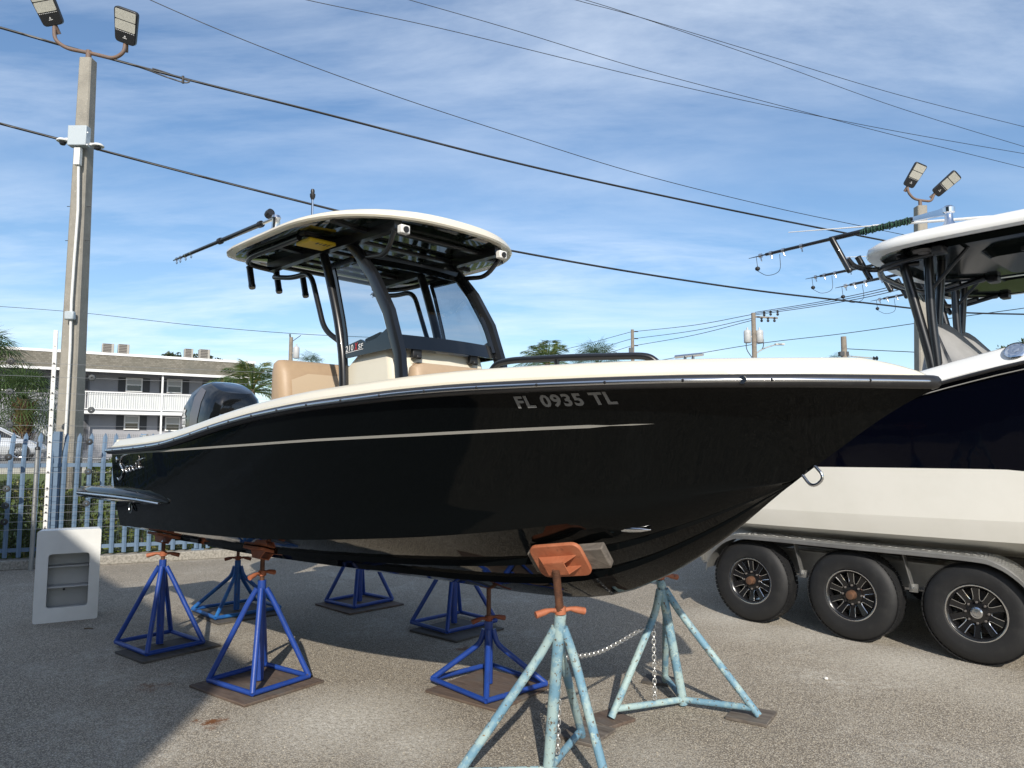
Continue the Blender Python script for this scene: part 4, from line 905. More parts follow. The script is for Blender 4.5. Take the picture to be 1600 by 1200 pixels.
def make_navy():
    N = thing('centre_console_boat', 'navy and white centre console boat sitting on the triple axle trailer', 'boat', F2.o, F2.a, 'navy boats on trailers')
    LT = 9.2; t0 = -.9
    bs = pchip([t0, 1, 3, 5, 6.5, 7.8, 8.6, 9.2], [1.46, 1.50, 1.50, 1.42, 1.18, .75, .38, .02]); zs = pchip([t0, 1.0, 1.6, 1.93, 2.45, 3.2, 5, 9.2], [1.97, 2.06, 2.17, 2.25, 2.36, 2.47, 2.62, 2.85])
    bc = pchip([t0, 2, 4, 6, 7.2, 8.2], [1.34, 1.34, 1.26, .92, .5, .0]); zc = pchip([t0, 2, 4, 6, 8.2, 9.2], [1.13, 1.16, 1.23, 1.42, 1.95, 2.7]); kz = pchip([t0, 3, 5, 6.5, 7.4, 8.2, 8.8, 9.2], [.72, .72, .78, .98, 1.38, 1.95, 2.45, 2.75])
    zb = pchip([t0, 2.25, 2.45, 4.0, 6.0, 8.2, 9.2], [1.545, 1.565, 1.55, 1.36, 1.42, 1.95, 2.7])
    tt = [t0 + (LT - t0) * i / 60 for i in range(61)]
    def prof(t, z):
        B, C, zs_, zc_ = bs(t), (bc(t) if t < 8.2 else 0), zs(t), (zc(t) if t < 8.2 else kz(t)); s = min(max((zs_ - z) / max(zs_ - zc_, 1e-3), 0), 1); return B + (C - B) * s ** 1.15
    up, lo, bt = MB(), MB(), MB()
    for sg in (-1, 1):
        ru, rl, rb = [], [], []
        for t in tt:
            zb_ = max(min(zb(t), zs(t) - .02), zc(t) if t < 8.2 else kz(t)); zc_ = min(zc(t), zb_) if t < 8.2 else kz(t); zb_ = max(zb_, zc_)
            ru.append([(t, sg * prof(t, zs(t) + (zb_ - zs(t)) * i / 6), zs(t) + (zb_ - zs(t)) * i / 6) for i in range(7)])
            rl.append([(t, sg * prof(t, zb_ + (zc_ - zb_) * i / 3), zb_ + (zc_ - zb_) * i / 3) for i in range(4)])
            C = bc(t) if t < 8.2 else 0; k = min(kz(t), zc_); rb.append([(t, sg * C, zc_), (t, sg * C * .985, zc_ - .06 * min(1, C)), (t, sg * C * .95, k + (zc_ - k) * .62), (t, sg * C * .72, k + (zc_ - k) * .40), (t, sg * C * .40, k + (zc_ - k) * .20), (t, 0, k)])
        up.loft(ru); lo.loft(rl); bt.loft(rb)
    e = [(t0, prof(t0, z), z) for z in (zs(t0), 1.545, 1.13)]; lo.add(e + [(t0, 0, .72)] + [(p[0], -p[1], p[2]) for p in reversed(e)], [tuple(range(7))])
    up.build('topside', MAT['navy'], N, smooth=30); lo.build('lower_hull', MAT['hullwhite'], N, smooth=30); bt.build('hull_bottom', MAT['hullwhite'], N, smooth=30)
    cp = MB(); gl_ = []
    for sg in (-1, 1):
        rows = []
        for t in tt:
            b, z = bs(t), zs(t); k = min(1, b / .4); rows.append([(t, sg * y, q) for y, q in ((b + .02, z + .0), (b + .025, z + .03), (b + .0, z + .06), (b - .07 * k, z + .155), (b - .13 * k, z + .175), (max(b - .36, 0), z + .18), (max(b - .38, 0), z - .35))])
        cp.loft(rows)
        MB().tube([(t, sg * (bs(t) + .028), zs(t) + .004) for t in tt], .016, 8).build('rub_rail', MAT['rubrail'], N, smooth=60)
        MB().tube([(t, sg * (bs(t) + .014), zs(t) - .045) for t in tt], .005, 6).build('trim_line', MAT['stripe'], N, smooth=60)
        t = 2.42; MB().lathe([(.075, 0), (.080, .008), (.07, .016), (.052, .018), (.048, .01), (.030, .01), (.026, .022), (0, .024)], (t, sg * (bs(t) - .025), zs(t) + .112), (0, sg * .8, .6), 24).build('rod_holder_cover', MAT['chrome'], N, smooth=50)
    cp.build('gunwale_cap', MAT['white'], N, smooth=50)
    MB().loft([[(t, -max(bs(t) - .2, 0), 1.55), (t, max(bs(t) - .2, 0), 1.55)] for t in tt if t < 8]).build('deck_floor', MAT['white'], N)
    MB().box((t0 + .05, 0, 1.85), (.12, 2.86, .62)).build('transom_wall', MAT['white'], N, bevel=.03)
    # hard top
    ZH = 3.55
    def ol(g):
        P = []
        for i in range(72):
            a = 2 * math.pi * i / 72; c, s = math.cos(a), math.sin(a); ex = 5.5 if c < 0 else 3.0; k = (abs(c) ** ex + abs(s) ** ex) ** (-1 / ex); P.append((2.83 + c * k * (1.78 + g), s * k * (1.12 + g)))
        return P
    cz = lambda x, y: .04 * (1 - (y / 1.2) ** 2) - .05 * max(0, (1.9 - x)) ** 2
    mb = MB(); rg = []
    for g, dz, c in ((-.10, -.005, 0), (.0, .0, 0), (.008, .018, .1), (.0, .065, .2), (-.05, .105, .4), (-.4, .12, 1), (-1.0, .125, 1)): rg.append([(x, y, ZH + dz + cz(x, y) * c) for x, y in ol(g)])
    mb.loft(rg, closed=True); mb.f.append(tuple(6 * 72 + k for k in range(72))); mb.build('hardtop', MAT['white'], N, smooth=50)
    mb = MB(); rg = [[(x, y, ZH + dz) for x, y in ol(g)] for g, dz in ((-.095, -.006), (-.16, .02), (-.26, .022), (-.29, -.025), (-.6, -.03), (-1.0, -.03))]; mb.loft(rg, closed=True); mb.f.append(tuple(5 * 72 + k for k in range(72))); mb.build('hardtop_underside', MAT['underside'], N, smooth=30)
    MB().loft([rrect(1.95, 3.7, -.50, .50, ZH - .028, .12), rrect(2.02, 3.6, -.44, .44, ZH - .10, .10)], closed=True, caps=True).build('overhead_locker', MAT['underside'], N, smooth=30)
    for x, y in ((2.45, -.465), (2.45, .465), (3.1, -.465)): MB().box((x, y, ZH - .07), (.34, .03, .05)).build('locker_door', MAT['blackplastic'], N, bevel=.008)
    for x, y in ((1.62, -.85), (1.62, .85), (2.9, -.78), (2.9, .78)): MB().lathe([(.09, 0), (.085, -.012), (.05, -.018), (.045, -.03), (0, -.032)], (x, y, ZH - .028), (0, 0, 1), 20).build('speaker', MAT['acdark'], N, smooth=50)
    for x, y in ((1.75, -.85), (1.75, .85)): MB().box((x, y, ZH - .05), (.10, .16, .07)).build('top_light', MAT['blackplastic'], N, bevel=.015)
    for sg in (-1, 1):
        v = .62
        legs = [[(1.60, v, 1.6), (1.585, v, 2.45), (1.36, v + .03, ZH + .01)], [(1.66, v, 1.6), (1.62, v, 2.5), (1.585, v, 2.95), (1.58, v - .02, ZH)], [(1.56, .32, 1.6), (1.54, .32, 2.8), (1.60, .28, ZH)]]
        if sg > 0: legs = []
        for L, r in zip(legs, (.045, .042, .038)): MB().tube(fillet([(x, sg * y, z) for x, y, z in L], .2), r, 12).build('top_leg', MAT['blackmetal'], N, smooth=60)
        if sg < 0: MB().tube([(1.60, sg * v, 3.2), (1.95, sg * (v + .05), ZH)], .018, 8).build('top_brace', MAT['blackmetal'], N, smooth=60)
        MB().tube(fillet([(1.50, sg * .6, 3.47), (1.12, sg * .75, 3.44), (1.03, sg * .95, 3.47), (1.0, sg * 1.0, 3.54)], .15), .026, 10).build('holder_arm', MAT['blackmetal'], N, smooth=60)
    MB().tube(fillet([(1.7, -.75, 3.51), (1.25, -.85, 3.44), (1.12, -.55, 3.42), (1.10, 0, 3.42), (1.12, .55, 3.42), (1.25, .85, 3.44), (1.7, .75, 3.51)], .2), .028, 10).build('rear_bar', MAT['blackmetal'], N, smooth=60)
    for y, x, s_ in ((-1.02, 1.0, 1.25), (-.80, 1.10, .85), (.80, 1.10, .85), (1.02, 1.0, 1.25)):
        MB().lathe([(.024, 0), (.031, .02), (.029, .03), (.029, .30 * s_), (.033, .31 * s_), (.026, .31 * s_), (.022, .02)], (x + .03, y, 3.34 + (.06 if s_ > 1 else 0)), (-.40, -.05, .92), 12).build('rod_holder', MAT['blackmetal'], N, smooth=50)
    # outriggers
    for sg in (-1, 1):
        b0 = Vector((1.87, sg * .96, ZH + .11)); ob = MB().lathe([(.06, 0), (.055, .02), (.035, .05), (.032, .12), (.05, .13), (.052, .17), (.03, .19), (0, .19)], b0, (0, 0, 1), 18).build('outrigger_base', MAT['chrome'], N, smooth=50)
        tip = F2.lp(1170, 404, 1.05); tip.y = sg * 1.05; h = b0 + Vector((0, 0, .145)); d = tip - h
        MB().loft([[tuple(h + d * u + Vector((0, a * w, b * w2))) for a, b in ((-1, -1), (1, -1), (1, 1), (-1, 1))] for u, w, w2 in ((-.01, .03, .045), (.04, .02, .028), (.14, .018, .020), (.155, .02, .02))], closed=True, caps=True).build('outrigger_arm', MAT['chrome'], N, smooth=30)
        pl = MB().tube([h + d * .15, h + d * .55, h + d * .55, h + d * .90, h + d * .90, tip], [.026, .024, .018, .016, .008, .003], 10).build('outrigger_pole', MAT['blackmetal'], N, smooth=60)
        mb = MB()
        for i in range(60):
            u = .16 + .24 * i / 60; c = h + d * u; rr_ = .022 + .013 * math.sin(i * 1.9) * math.sin(i * .33); mb.tube([c + Vector((.0, rr_ * math.cos(a), rr_ * math.sin(a) - .004)) + d.normalized() * (.010 * a / 6.28) for a in [k * math.pi / 4 for k in range(9)]], .006, 5)
        mb.build('coiled_line', MAT['ltgreen'], pl, smooth=60)
        for u in (.70, .80, .87, .93):
            c = h + d * u; mb = MB(); mb.tube([c - d.normalized() * .015, c + d.normalized() * .015], .024, 8); mb.tube([c + Vector((0, 0, -.02)), c + Vector((.01, 0, -.06))], .008, 6)
            mb.build('line_guide', MAT['steel'], pl, smooth=60)
        c = h + d * .955; MB().tube([c, c + Vector((.01, 0, -.11))], .003, 5).lathe([(0, -.026), (.02, -.016), (.027, 0), (.02, .016), (0, .026)], c + Vector((.01, 0, -.13)), (0, 0, 1), 12).tube(spline([c + Vector((.01, 0, -.155)), c + Vector((.12, 0, -.22)), c + Vector((.25, 0, -.19)), h + d * .82 + Vector((0, 0, -.03))], 6), .003, 5).build('tag_line', MAT['cable'], pl, smooth=60)
    A, B = F2.lp(1232, 363, .75), F2.lp(1560, 338, .75); MB().tube([A, A.lerp(B, .45), A.lerp(B, .45), B], [.004, .007, .012, .014], 8).build('radio_antenna', MAT['pvc'], N, smooth=60)
    # grey canvas cover over the leaning post
    rows = []
    for z, x0, x1, w, wob in ((1.58, 1.38, 2.25, .58, .035), (2.2, 1.40, 2.10, .56, .04), (2.45, 1.42, 1.97, .52, .04), (2.62, 1.44, 1.83, .46, .035), (2.80, 1.46, 1.68, .36, .03), (2.90, 1.48, 1.60, .26, .02), (2.94, 1.50, 1.56, .14, .01)):
        ring = []
        for k in range(48):
            a = 2 * math.pi * k / 48; c, s = math.cos(a), math.sin(a); q = (abs(c) ** 3 + abs(s) ** 3) ** (-1 / 3); f = 1 + wob * math.sin(9 * a + z * 2.2) + wob * .6 * math.sin(17 * a - z * 3)
            ring.append(((x0 + x1) / 2 + (x1 - x0) / 2 * c * q * f, -.12 + w * s * q * f, z))
        rows.append(ring)
    MB().loft(rows, closed=True, caps=True).build('canvas_cover', MAT['greycover'], N, smooth=60)
    return N
navy = make_navy()
b3 = copy_tree(navy); t3 = copy_tree(trailer)
off = F2.ey * 3.35 - F2.ex * .90
b3.location = navy.location + off; b3.scale = t3.scale = (1.12, 1.12, 1.12); b3['label'] = 'farther centre console boat whose hardtop shows beyond the navy boat'
t3.location = trailer.location + off; t3['label'] = 'boat trailer hidden beyond the navy boat, carrying the farther boat'
# ================================================================ FENCE
fence = thing('palisade_fence', 'blue grey steel palisade fence with wire mesh along the kerb', 'fence', fpt(0, .14, .13), FA)
def fa(x, y):           # pixel on the fence plane -> local (a, z)
    p = vpl(x, y, fpt(0, .14), fpt(1, .14)); return (p - fpt(0, .14)).dot(FE), p.z - .13
zr1 = fa(60, 727)[1]; ztop = fa(60, 676)[1]; zr0 = fa(60, 858)[1]; A0, A1 = -8.0, 20.0
pm = None; x = A0
pale = MB()
rows = []
for z, dy, w in ((.03, 0, .030), (ztop - .42, 0, .030), (ztop - .25, .03, .030), (ztop - .06, .11, .030), (ztop, .135, .004)):
    rows.append([(-w, dy, z), (0, dy - .016, z), (w, dy, z), (w * .9, dy + .004, z), (0, dy - .011, z), (-w * .9, dy + .004, z)])
pale.loft(rows, closed=True, caps=True)
while x < A1:
    if pm is None: pm = pale.build('pale', MAT['fenceblue'], fence, smooth=0); o = pm
    else: o = pm.copy(); scene.collection.objects.link(o)
    o.location = (x, -.03, 0); o.rotation_euler = (random.uniform(-.006, .006), random.uniform(-.008, .008), 0); x += .168
for z in (zr1, zr0):
    MB().box(((A0 + A1) / 2, .005, z), (A1 - A0, .035, .055)).build('rail', MAT['fenceblue'], fence, smooth=0)
ap = fa(84, 800)[0]; sp = fa(309, 852)[0] - ap; k = -2; pp = None
while ap + k * sp < A1:
    if ap + k * sp > A0:
        if pp is None: pp = MB().box((0, 0, (ztop + .02) / 2), (.11, .09, ztop + .02)).box((0, 0, .01), (.18, .16, .02)).build('post', MAT['fenceblue'], fence, smooth=0); o = pp
        else: o = pp.copy(); scene.collection.objects.link(o)
        o.location = (ap + k * sp, .045, 0)
    k += 1
mb = MB(); z = .05
while z < ztop - .02: mb.box(((A0 + 10) / 2, .030 + max(0, z - ztop + .42) * .3, z), (10 - A0, .0028, .0028)); z += .0265
x = A0
while x < 10: mb.bar((x, .030, .05), (x, .030, ztop - .42), .0028, .0028, (1, 0, 0)).bar((x, .030, ztop - .42), (x, .155, ztop - .01), .0028, .0028, (1, 0, 0)); x += .0265
tag(mb.build('wire_mesh', MAT['wirem'], fence, smooth=0, fixn=False), kind='stuff')
# electric fence: slotted white post, steel pipe, wires and insulators
eo = fpt(0, -.16, 0)
def ea(x, y): p = vpl(x, y, fpt(0, -.16), fpt(1, -.16)); return p
ep = ea(72, 800); et = ea(88, 516).z
ef = thing('electric_fence', 'thin electric fence wires on a tall slotted white post', 'fence', Vector((ep.x, ep.y, 0)), FA)
MB().box((0, 0, et / 2), (.055, .04, et)).build('post', MAT['pvc'], ef, bevel=.006)
wires = [(40, 566), (40, 587), (40, 613), (40, 639), (40, 664), (40, 690), (40, 714), (40, 738), (40, 763), (40, 776), (40, 789), (40, 801), (40, 814), (40, 826)]
mb2 = MB(); wz = []
for px_, py_ in wires:
    z = ea(px_, py_).z; wz.append(z); mb = MB().tube([(-3.5 + 1.5 * i, 0 - .035, z - .012 * math.sin(math.pi * i / 10)) for i in range(11)], .0026, 5); mb.build('wire', MAT['wire'], ef)
    mb2.tube([(0, -.020, z), (0, -.040, z)], .010, 8)
for i in range(12): mb2.tube([(0, -.018, .35 + i * .26), (0, -.0235, .35 + i * .26)], .007, 6)
mb2.build('post_clips', MAT['blackplastic'], ef)
for cx, L in ((-1.45, [(18, 561), (16, 611), (16, 662), (14, 714), (11, 764), (9, 790), (7, 819)]), (1.5, [(144, 593), (143, 641), (140, 690), (138, 739), (135, 787)])):
    for x, y in L:
        p = ea(x, y); q = (p - Vector((ep.x, ep.y, 0))); a = q.dot(FE); z = min(wz, key=lambda w: abs(w - p.z)); z = p.z if abs(z - p.z) > .25 else z
        MB().lathe([(.016, -.02), (.042, -.018), (.048, 0), (.042, .018), (.016, .02), (.012, 0)], (a, -.035, z), (0, -1, 0), 16, close=True).build('insulator', MAT['wirem'] if (y % 3) else MAT['blackplastic'], ef, smooth=50)
pq = ea(60, 800); pt = ea(64, 702)
pp_ = thing('pipe_post', 'bare galvanised steel pipe post behind the white box', 'post', (pq.x - .05, pq.y - .02, 0))
MB().tube([(0, 0, 0), (0, 0, pt.z)], .030, 12).build('pipe', MAT['alu'], pp_)
MB().lathe([(.034, 0), (.034, .03), (.02, .05), (0, .05)], (0, 0, pt.z - .01), (0, 0, 1), 12).tube([(0, 0, pt.z), (0, 0, pt.z + .11)], .010, 8).build('pipe_cap', MAT['blackplastic'], pp_)
# hedge
hd = thing('hedge', 'leafy green clipped hedge behind the palisade fence', 'hedge', fpt(0, 1.0, .1), FA)
def leaf_quad(mb, c, s, rnd=random):
    d = Vector((rnd.gauss(0, 1), rnd.gauss(0, 1), rnd.gauss(0, 1))).normalized(); u = d.orthogonal().normalized(); u = Quaternion(d, rnd.uniform(0, 6.28)) @ u; w = d.cross(u)
    mb.add([c - u * s, c + w * s * .45 + d * s * .1, c + u * s, c - w * s * .45 + d * s * .1], [(0, 1, 2, 3)])
mb = MB()
for i in range(21000):
    a = random.uniform(-3.6, 8.0); top_ = 1.02 + .10 * math.sin(a * 2.3) + .07 * math.sin(a * 5.1 + 1) + (.25 if -.2 < a < .9 else 0); f = random.random()
    if f < .45: c = Vector((a, -.42 + random.gauss(0, .05), random.uniform(0, top_)))
    elif f < .75: c = Vector((a, random.uniform(-.42, .42), top_ + random.gauss(0, .05)))
    else: c = Vector((a, random.uniform(-.4, .4), random.uniform(0, top_)))
    leaf_quad(mb, c, random.uniform(.035, .07))
mb.build('foliage', MAT['leaf'], hd, smooth=0, fixn=False)
mb = MB()
for i in range(60):
    a = -4.4 + i * .265; mb.tube([(a, 0, -.15), (a + random.uniform(-.1, .1), random.uniform(-.15, .15), .45), (a + random.uniform(-.2, .2), random.uniform(-.3, .3), .9)], [.018, .012, .006], 5)
mb.build('stems', MAT['bark'], hd)
# ================================================================ LIGHT POLES
def lamp_head(par, elbow, up_dir, face, w, l):
    z = Vector(up_dir).normalized(); n = Vector(face); n = (n - z * n.dot(z)).normalized(); x = z.cross(n); Mx = Matrix((x, z, n)).transposed()
    def tr(mb): mb.v = [tuple(Mx @ Vector(p) + elbow) for p in mb.v]; return mb
    P = rr2([(-w * .42, .02), (w * .42, .02), (w * .5, l), (-w * .5, l)], .07); mb = MB().prism(P, -.05, .025)
    hd_ = tr(mb).build('lamp_head', MAT['lampblack'], par, bevel=.012)
    for a, b in ((.40, .66), (.685, .95)): tr(MB().prism(rr2([(-w * (.40 + .03 * a), l * a), (w * (.40 + .03 * a), l * a), (w * (.40 + .03 * b), l * b), (-w * (.40 + .03 * b), l * b)], .02), .024, .031)).build('lens', MAT['lens'], hd_, smooth=0)
    mb = MB()
    for i in range(10): mb.box((-w * .36 + w * .08 * i, l * .365, .027), (w * .045, .008, .006))
    tr(mb).build('vent_marks', MAT['whiteprint'], hd_, smooth=0)
    tr(MB().add([(-.018, l * .22, .028), (.018, l * .22, .028), (0, l * .27, .028)], [(0, 1, 2)]).box((0, l * .19, .0275), (.07, .010, .002))).build('maker_mark', MAT['whiteprint'], hd_, smooth=0, fixn=False)
    tr(MB().tube([(0, .06, -.015), (0, -.12, -.015)], .040, 12)).build('slip_fitter', MAT['rustpipe'], par)
def light_pole(label, Y, topc, basex, armpts, heads, wt_, wb_, extra):
    t = at(topc[0], topc[1], Y); b = at(basex[0], basex[1], Y); dx = (t.x - b.x) / (t.z - b.z); bx_, bz = t.x - dx * t.z, 0.0
    P = thing('light_pole', label, 'light pole', (bx_, Y, 0), 0, 'concrete light poles'); o = Vector((bx_, Y, 0))
    def ring(z, w): c = .12 * w; x0 = dx * z; return [(x0 + a * w / 2, b_ * w / 2, z) for a, b_ in ((-1, -.8), (-.8, -1), (.8, -1), (1, -.8), (1, .8), (.8, 1), (-.8, 1), (-1, .8))]
    MB().loft([ring(-.05, wb_), ring(t.z * .5, (wt_ + wb_) / 2), ring(t.z, wt_)], closed=True, caps=True).build('concrete_shaft', MAT['concrete'], P, smooth=20)
    T = t - o; MB().tube([T - Vector((0, 0, .05)), T + Vector((0, 0, .17))], .045, 12).build('tenon', MAT['rustpipe'], P)
    pts = [at(x, y, Y) - o for x, y in armpts]; MB().tube(fillet(pts, .22, 6), .032, 12).build('cross_arm', MAT['rustpipe'], P, smooth=60)
    for (x, y), up_, face, w, l in heads: lamp_head(P, at(x, y, Y) - o, up_, face, w, l)
    for z in (.62, .69):
        for sg in (-1, 1): q = Vector((dx * t.z * z + sg * wt_ * .5, -.05, t.z * z)); MB().tube([q, q + Vector((sg * .10, 0, 0))], .006, 6).build('step_bolt', MAT['wirem'], P)
    if extra:
        Yf = Y - wb_ / 2
        def fp(x, y, dy=0): return at(x, y, Yf - .02 + dy) - o
        c = fp(127, 216); MB().box(c + Vector((0, -.06, 0)), (.31, .14, .34)).build('junction_box', MAT['greybox'], P, bevel=.012)
        mb = MB()
        for x, y in ((137, 207), (136, 226)): mb.lathe([(.012, 0), (.012, .006), (0, .008)], at(x, y, Yf - .158) - o, (0, -1, 0), 10)
        mb.build('box_screws', MAT['whiteprint'], P)
        c = fp(124, 246); MB().box(c + Vector((0, -.04, 0)), (.10, .08, .30)).build('raceway', MAT['pvc'], P, bevel=.006)
        pts = [fp(*q) + Vector((0, -.02, 0)) for q in ((124, 258), (123, 330), (117, 410), (113, 470), (112, 500), (111, 540), (107, 620), (103, 690), (101, 740))]; pts.append(Vector((pts[-1].x, pts[-1].y, 0)))
        MB().tube(pts, .022, 10).build('conduit', MAT['pvc'], P, smooth=60)
        c = fp(112, 494); MB().box(c + Vector((0, -.045, 0)), (.15, .09, .14)).build('conduit_box', MAT['greybox'], P, bevel=.02)
        for x, y in ((98, 221), (153, 229)):
            c = at(x, y, Yf - .06) - o; sg = -1 if x < 120 else 1
            cm = MB().lathe([(0, .045), (.07, .04), (.095, .015), (.095, 0), (.06, -.008)], c, (0, 0, 1), 20).bar(c + Vector((-sg * .02, 0, .03)), c + Vector((-sg * .14, .03, .05)), .05, .04).build('security_camera', MAT['pvc'], P, smooth=50)
            MB().lathe([(.055, 0), (.052, -.03), (.035, -.055), (0, -.065)], c + Vector((0, 0, -.004)), (0, 0, 1), 16).build('camera_dome', MAT['lampblack'], cm, smooth=60)
    return P
light_pole('tall concrete light pole with grey junction box and two domed cameras', 12.0, (138, 94), (108, 690), [(85, 42), (85, 62), (104, 76), (137, 82), (178, 92), (194, 82), (196, 66)],
           [((86, 42), (-.16, -.62, .80), (0, -.8, -.6), .42, .60), ((196, 70), (.32, -.62, .78), (-.1, -.8, -.6), .41, .58)], .205, .34, True)
light_pole('concrete light pole standing beyond the navy boats with two lamp heads', 19.0, (1438, 323), (1441, 567), [(1418, 285), (1418, 300), (1428, 311), (1439, 313), (1455, 315), (1459, 305), (1461, 300)],
           [((1418, 293), (.35, -.5, .80), (0, -.8, -.6), .36, .66), ((1460, 304), (.62, -.45, .60), (0, -.8, -.6), .34, .72)], .25, .34, False)
# ================================================================ OVERHEAD CABLES
def cable(label, A, B, pix, r, group='overhead cables'):
    P = spline([vpl(x, y, A, B) for x, y in pix], 10); o = MB().tube(P, r, 6).build('overhead_cable', MAT['cable'], smooth=60); return tag(o, label, 'cable', group)
def ab(x0, Y0, x1, Y1): return at(x0, 500, Y0), at(x1, 500, Y1)
c = cable('thick black cable bundle passing just above the concrete pole arm', *ab(-80, 15, 1700, 27), [(-80, 20), (0, 43), (137, 82), (300, 126), (500, 176), (800, 253), (1050, 309), (1290, 358), (1500, 398), (1700, 433)], .030)
A, B = ab(-80, 15, 1700, 27); P = [vpl(x, y, A, B) for x, y in ((215, 104), (238, 112), (262, 121), (288, 129), (296, 127), (288, 124), (255, 112), (238, 107))]
tag(MB().tube(spline(P, 5), .018, 6).tube([vpl(286, 119, A, B), vpl(286, 130, A, B)], .03, 8).build('cable_splice_loop', MAT['cable'], smooth=60), 'black cable splice loop lashed under the thick bundle', 'cable')
cable('thick black cable at the height of the grey junction box', *ab(-80, 14.2, 1700, 26), [(-80, 171), (0, 193), (110, 222), (300, 272), (510, 325), (650, 360), (790, 390), (1000, 427), (1190, 455), (1350, 473), (1480, 487), (1600, 491), (1700, 492)], .027)
cable('thin wavy wire crossing above the hardtop', *ab(150, 18, 1700, 30), [(150, -42), (235, 0), (400, 70), (600, 144), (800, 210), (1000, 272), (1200, 322), (1340, 352), (1500, 384), (1700, 420)], .012)
for i, (lab, px_) in enumerate((('lower of two thin wires that cross high over the boats', [(380, -26), (480, 0), (700, 47), (1000, 120), (1200, 165), (1400, 205), (1600, 240), (1700, 256)]), ('upper of two thin wires that cross high over the boats', [(560, -22), (640, 0), (800, 46), (1000, 107), (1200, 160), (1400, 212), (1600, 262), (1700, 287)]),
        ('topmost thin wire slanting toward the far light pole', [(820, -26), (900, 0), (1000, 27), (1200, 87), (1400, 147), (1600, 198), (1700, 222)]), ('thin wire diverging just below the topmost one', [(830, -24), (915, 0), (1000, 27), (1200, 95), (1400, 167), (1600, 229), (1700, 258)]))):
    cable(lab, *ab(300, 22 + i, 1750, 34 + i), px_, .013)
# ================================================================ UTILITY POLES
def utility(label, x, ytop, Y, w, extras):
    t = at(x, ytop, Y); P = thing('utility_pole', label, 'utility pole', (t.x, Y, 1.2), 0, 'utility poles'); h = t.z - 1.2
    MB().lathe([(w * .62, 0), (w * .5, h * .6), (w * .42, h)], (0, 0, 0), (0, 0, 1), 12).build('shaft', MAT['poleWood'], P, smooth=60)
    def L(px_, py_): return at(px_, py_, Y) - Vector((t.x, Y, 1.2))
    extras(P, L); return P
def ex1(P, L):
    a, b = L(1180, 495), L(1215, 497); MB().bar(a, b, .10, .10).build('crossarm', MAT['poleWood'], P, smooth=0)
    for x, y in ((1190, 499), (1200, 499), (1210, 499), (1194, 490), (1204, 489), (1215, 489)): c = L(x, y); MB().lathe([(.05, -.18), (.10, -.1), (.05, 0), (.10, .08), (.04, .16)], c, (0, 0, 1), 8).build('insulator', MAT['wirem'], P)
    for x in (1168, 1187): c = L(x, 526); MB().lathe([(.20, -.42), (.24, -.38), (.24, .34), (.20, .42), (.06, .46), (.05, .62), (0, .62)], c, (0, 0, 1), 16).bar(c, L(1177, 526), .06, .1).build('transformer', MAT['skirt'], P, smooth=50)
    MB().tube(fillet([L(1166, 534), L(1166, 546), L(1176, 560)], .3), .03, 6).tube(fillet([L(1193, 530), L(1193, 545), L(1180, 553)], .3), .03, 6).build('drop_wire', MAT['wirem'], P)
    MB().tube(spline([L(1180, 553), L(1195, 544), L(1214, 538)], 4), .04, 6).box(L(1218, 538), (.6, .3, .10)).build('street_lamp_arm', MAT['alu'], P)
utility('utility pole with a crossarm and two grey transformer cans', 1177, 489, 48, .34, ex1)
def ex2(P, L):
    for y in (518, 529, 540): MB().tube([L(988, y), L(997, y)], .05, 6).build('insulator', MAT['wirem'], P)
    MB().box(L(986, 547), (.35, .3, .4)).build('fuse_box', MAT['wirem'], P)
utility('plain slim utility pole seen above the bow rail', 988, 515, 62, .32, ex2)
def ex3(P, L):
    MB().tube([L(1323, 556), L(1368, 560)], .035, 6).build('bracket_arm', MAT['alu'], P); MB().lathe([(.06, -.15), (.14, -.1), (.06, 0), (.14, .08), (.05, .15)], L(1368, 560), (1, 0, .1), 8).build('insulator', MAT['wirem'], P)
    MB().box(L(1318, 553), (.5, .3, .25)).build('band_clamp', MAT['wirem'], P)
utility('blunt utility pole with a single bracket arm', 1318, 526, 42, .36, ex3)
def ex4(P, L):
    c = L(463, 551); MB().lathe([(.18, -.42), (.22, -.38), (.22, .34), (.18, .42), (.05, .46), (.05, .62), (0, .62)], c, (0, 0, 1), 14).bar(c, L(455, 552), .06, .1).build('transformer', MAT['skirt'], P, smooth=50)
    MB().tube([L(453, 522), L(454, 534)], .06, 6).tube([L(456, 534), L(470, 524)], .025, 5).build('pole_top_pin', MAT['wirem'], P)
utility('utility pole with one transformer can beyond the tan helm seat', 455, 527, 52, .32, ex4)
def cable2(label, pts, r=.022): return tag(MB().tube(spline([at(*p) for p in pts], 6), r, 5).build('overhead_cable', MAT['cable'], smooth=60), label, 'cable', 'far power lines')
for i, (ya, yb) in enumerate(((490, 518), (496, 529), (499, 540))):
    wd_ = ('topmost', 'middle', 'lowest')[i] + ' '
    cable2(wd_ + 'far power line between the transformer pole and the slim pole', [(1177, ya + 1, 48), (1085, (ya + yb) / 2 + 4, 54), (992, yb, 62)])
    cable2(wd_ + 'far power line running left from the slim pole', [(988, yb, 62), (890, yb + 26 + 2 * i, 70), (790, yb + 46 + 4 * i, 78)])
    cable2(wd_ + 'far power line rising right from the transformer pole', [(1180, 488 + 2 * i, 48), (1290, 470 + 3 * i, 43), (1400, 446 + 4 * i, 38), (1560, 400 + 4 * i, 34)])
cable2('faint wire low across the sky from the transformer pole', [(1020, 565, 52), (1178, 538, 48), (1320, 521, 44), (1480, 498, 40), (1640, 476, 37)])
cable2('faint wire from the blunt pole to the far light pole', [(1322, 545, 42), (1380, 548, 40), (1440, 551, 38), (1560, 560, 36)])
cable2('long faint wire low over the apartment roof', [(-40, 476, 60), (120, 488, 57), (300, 508, 54), (455, 521, 52), (600, 528, 54)], .020)
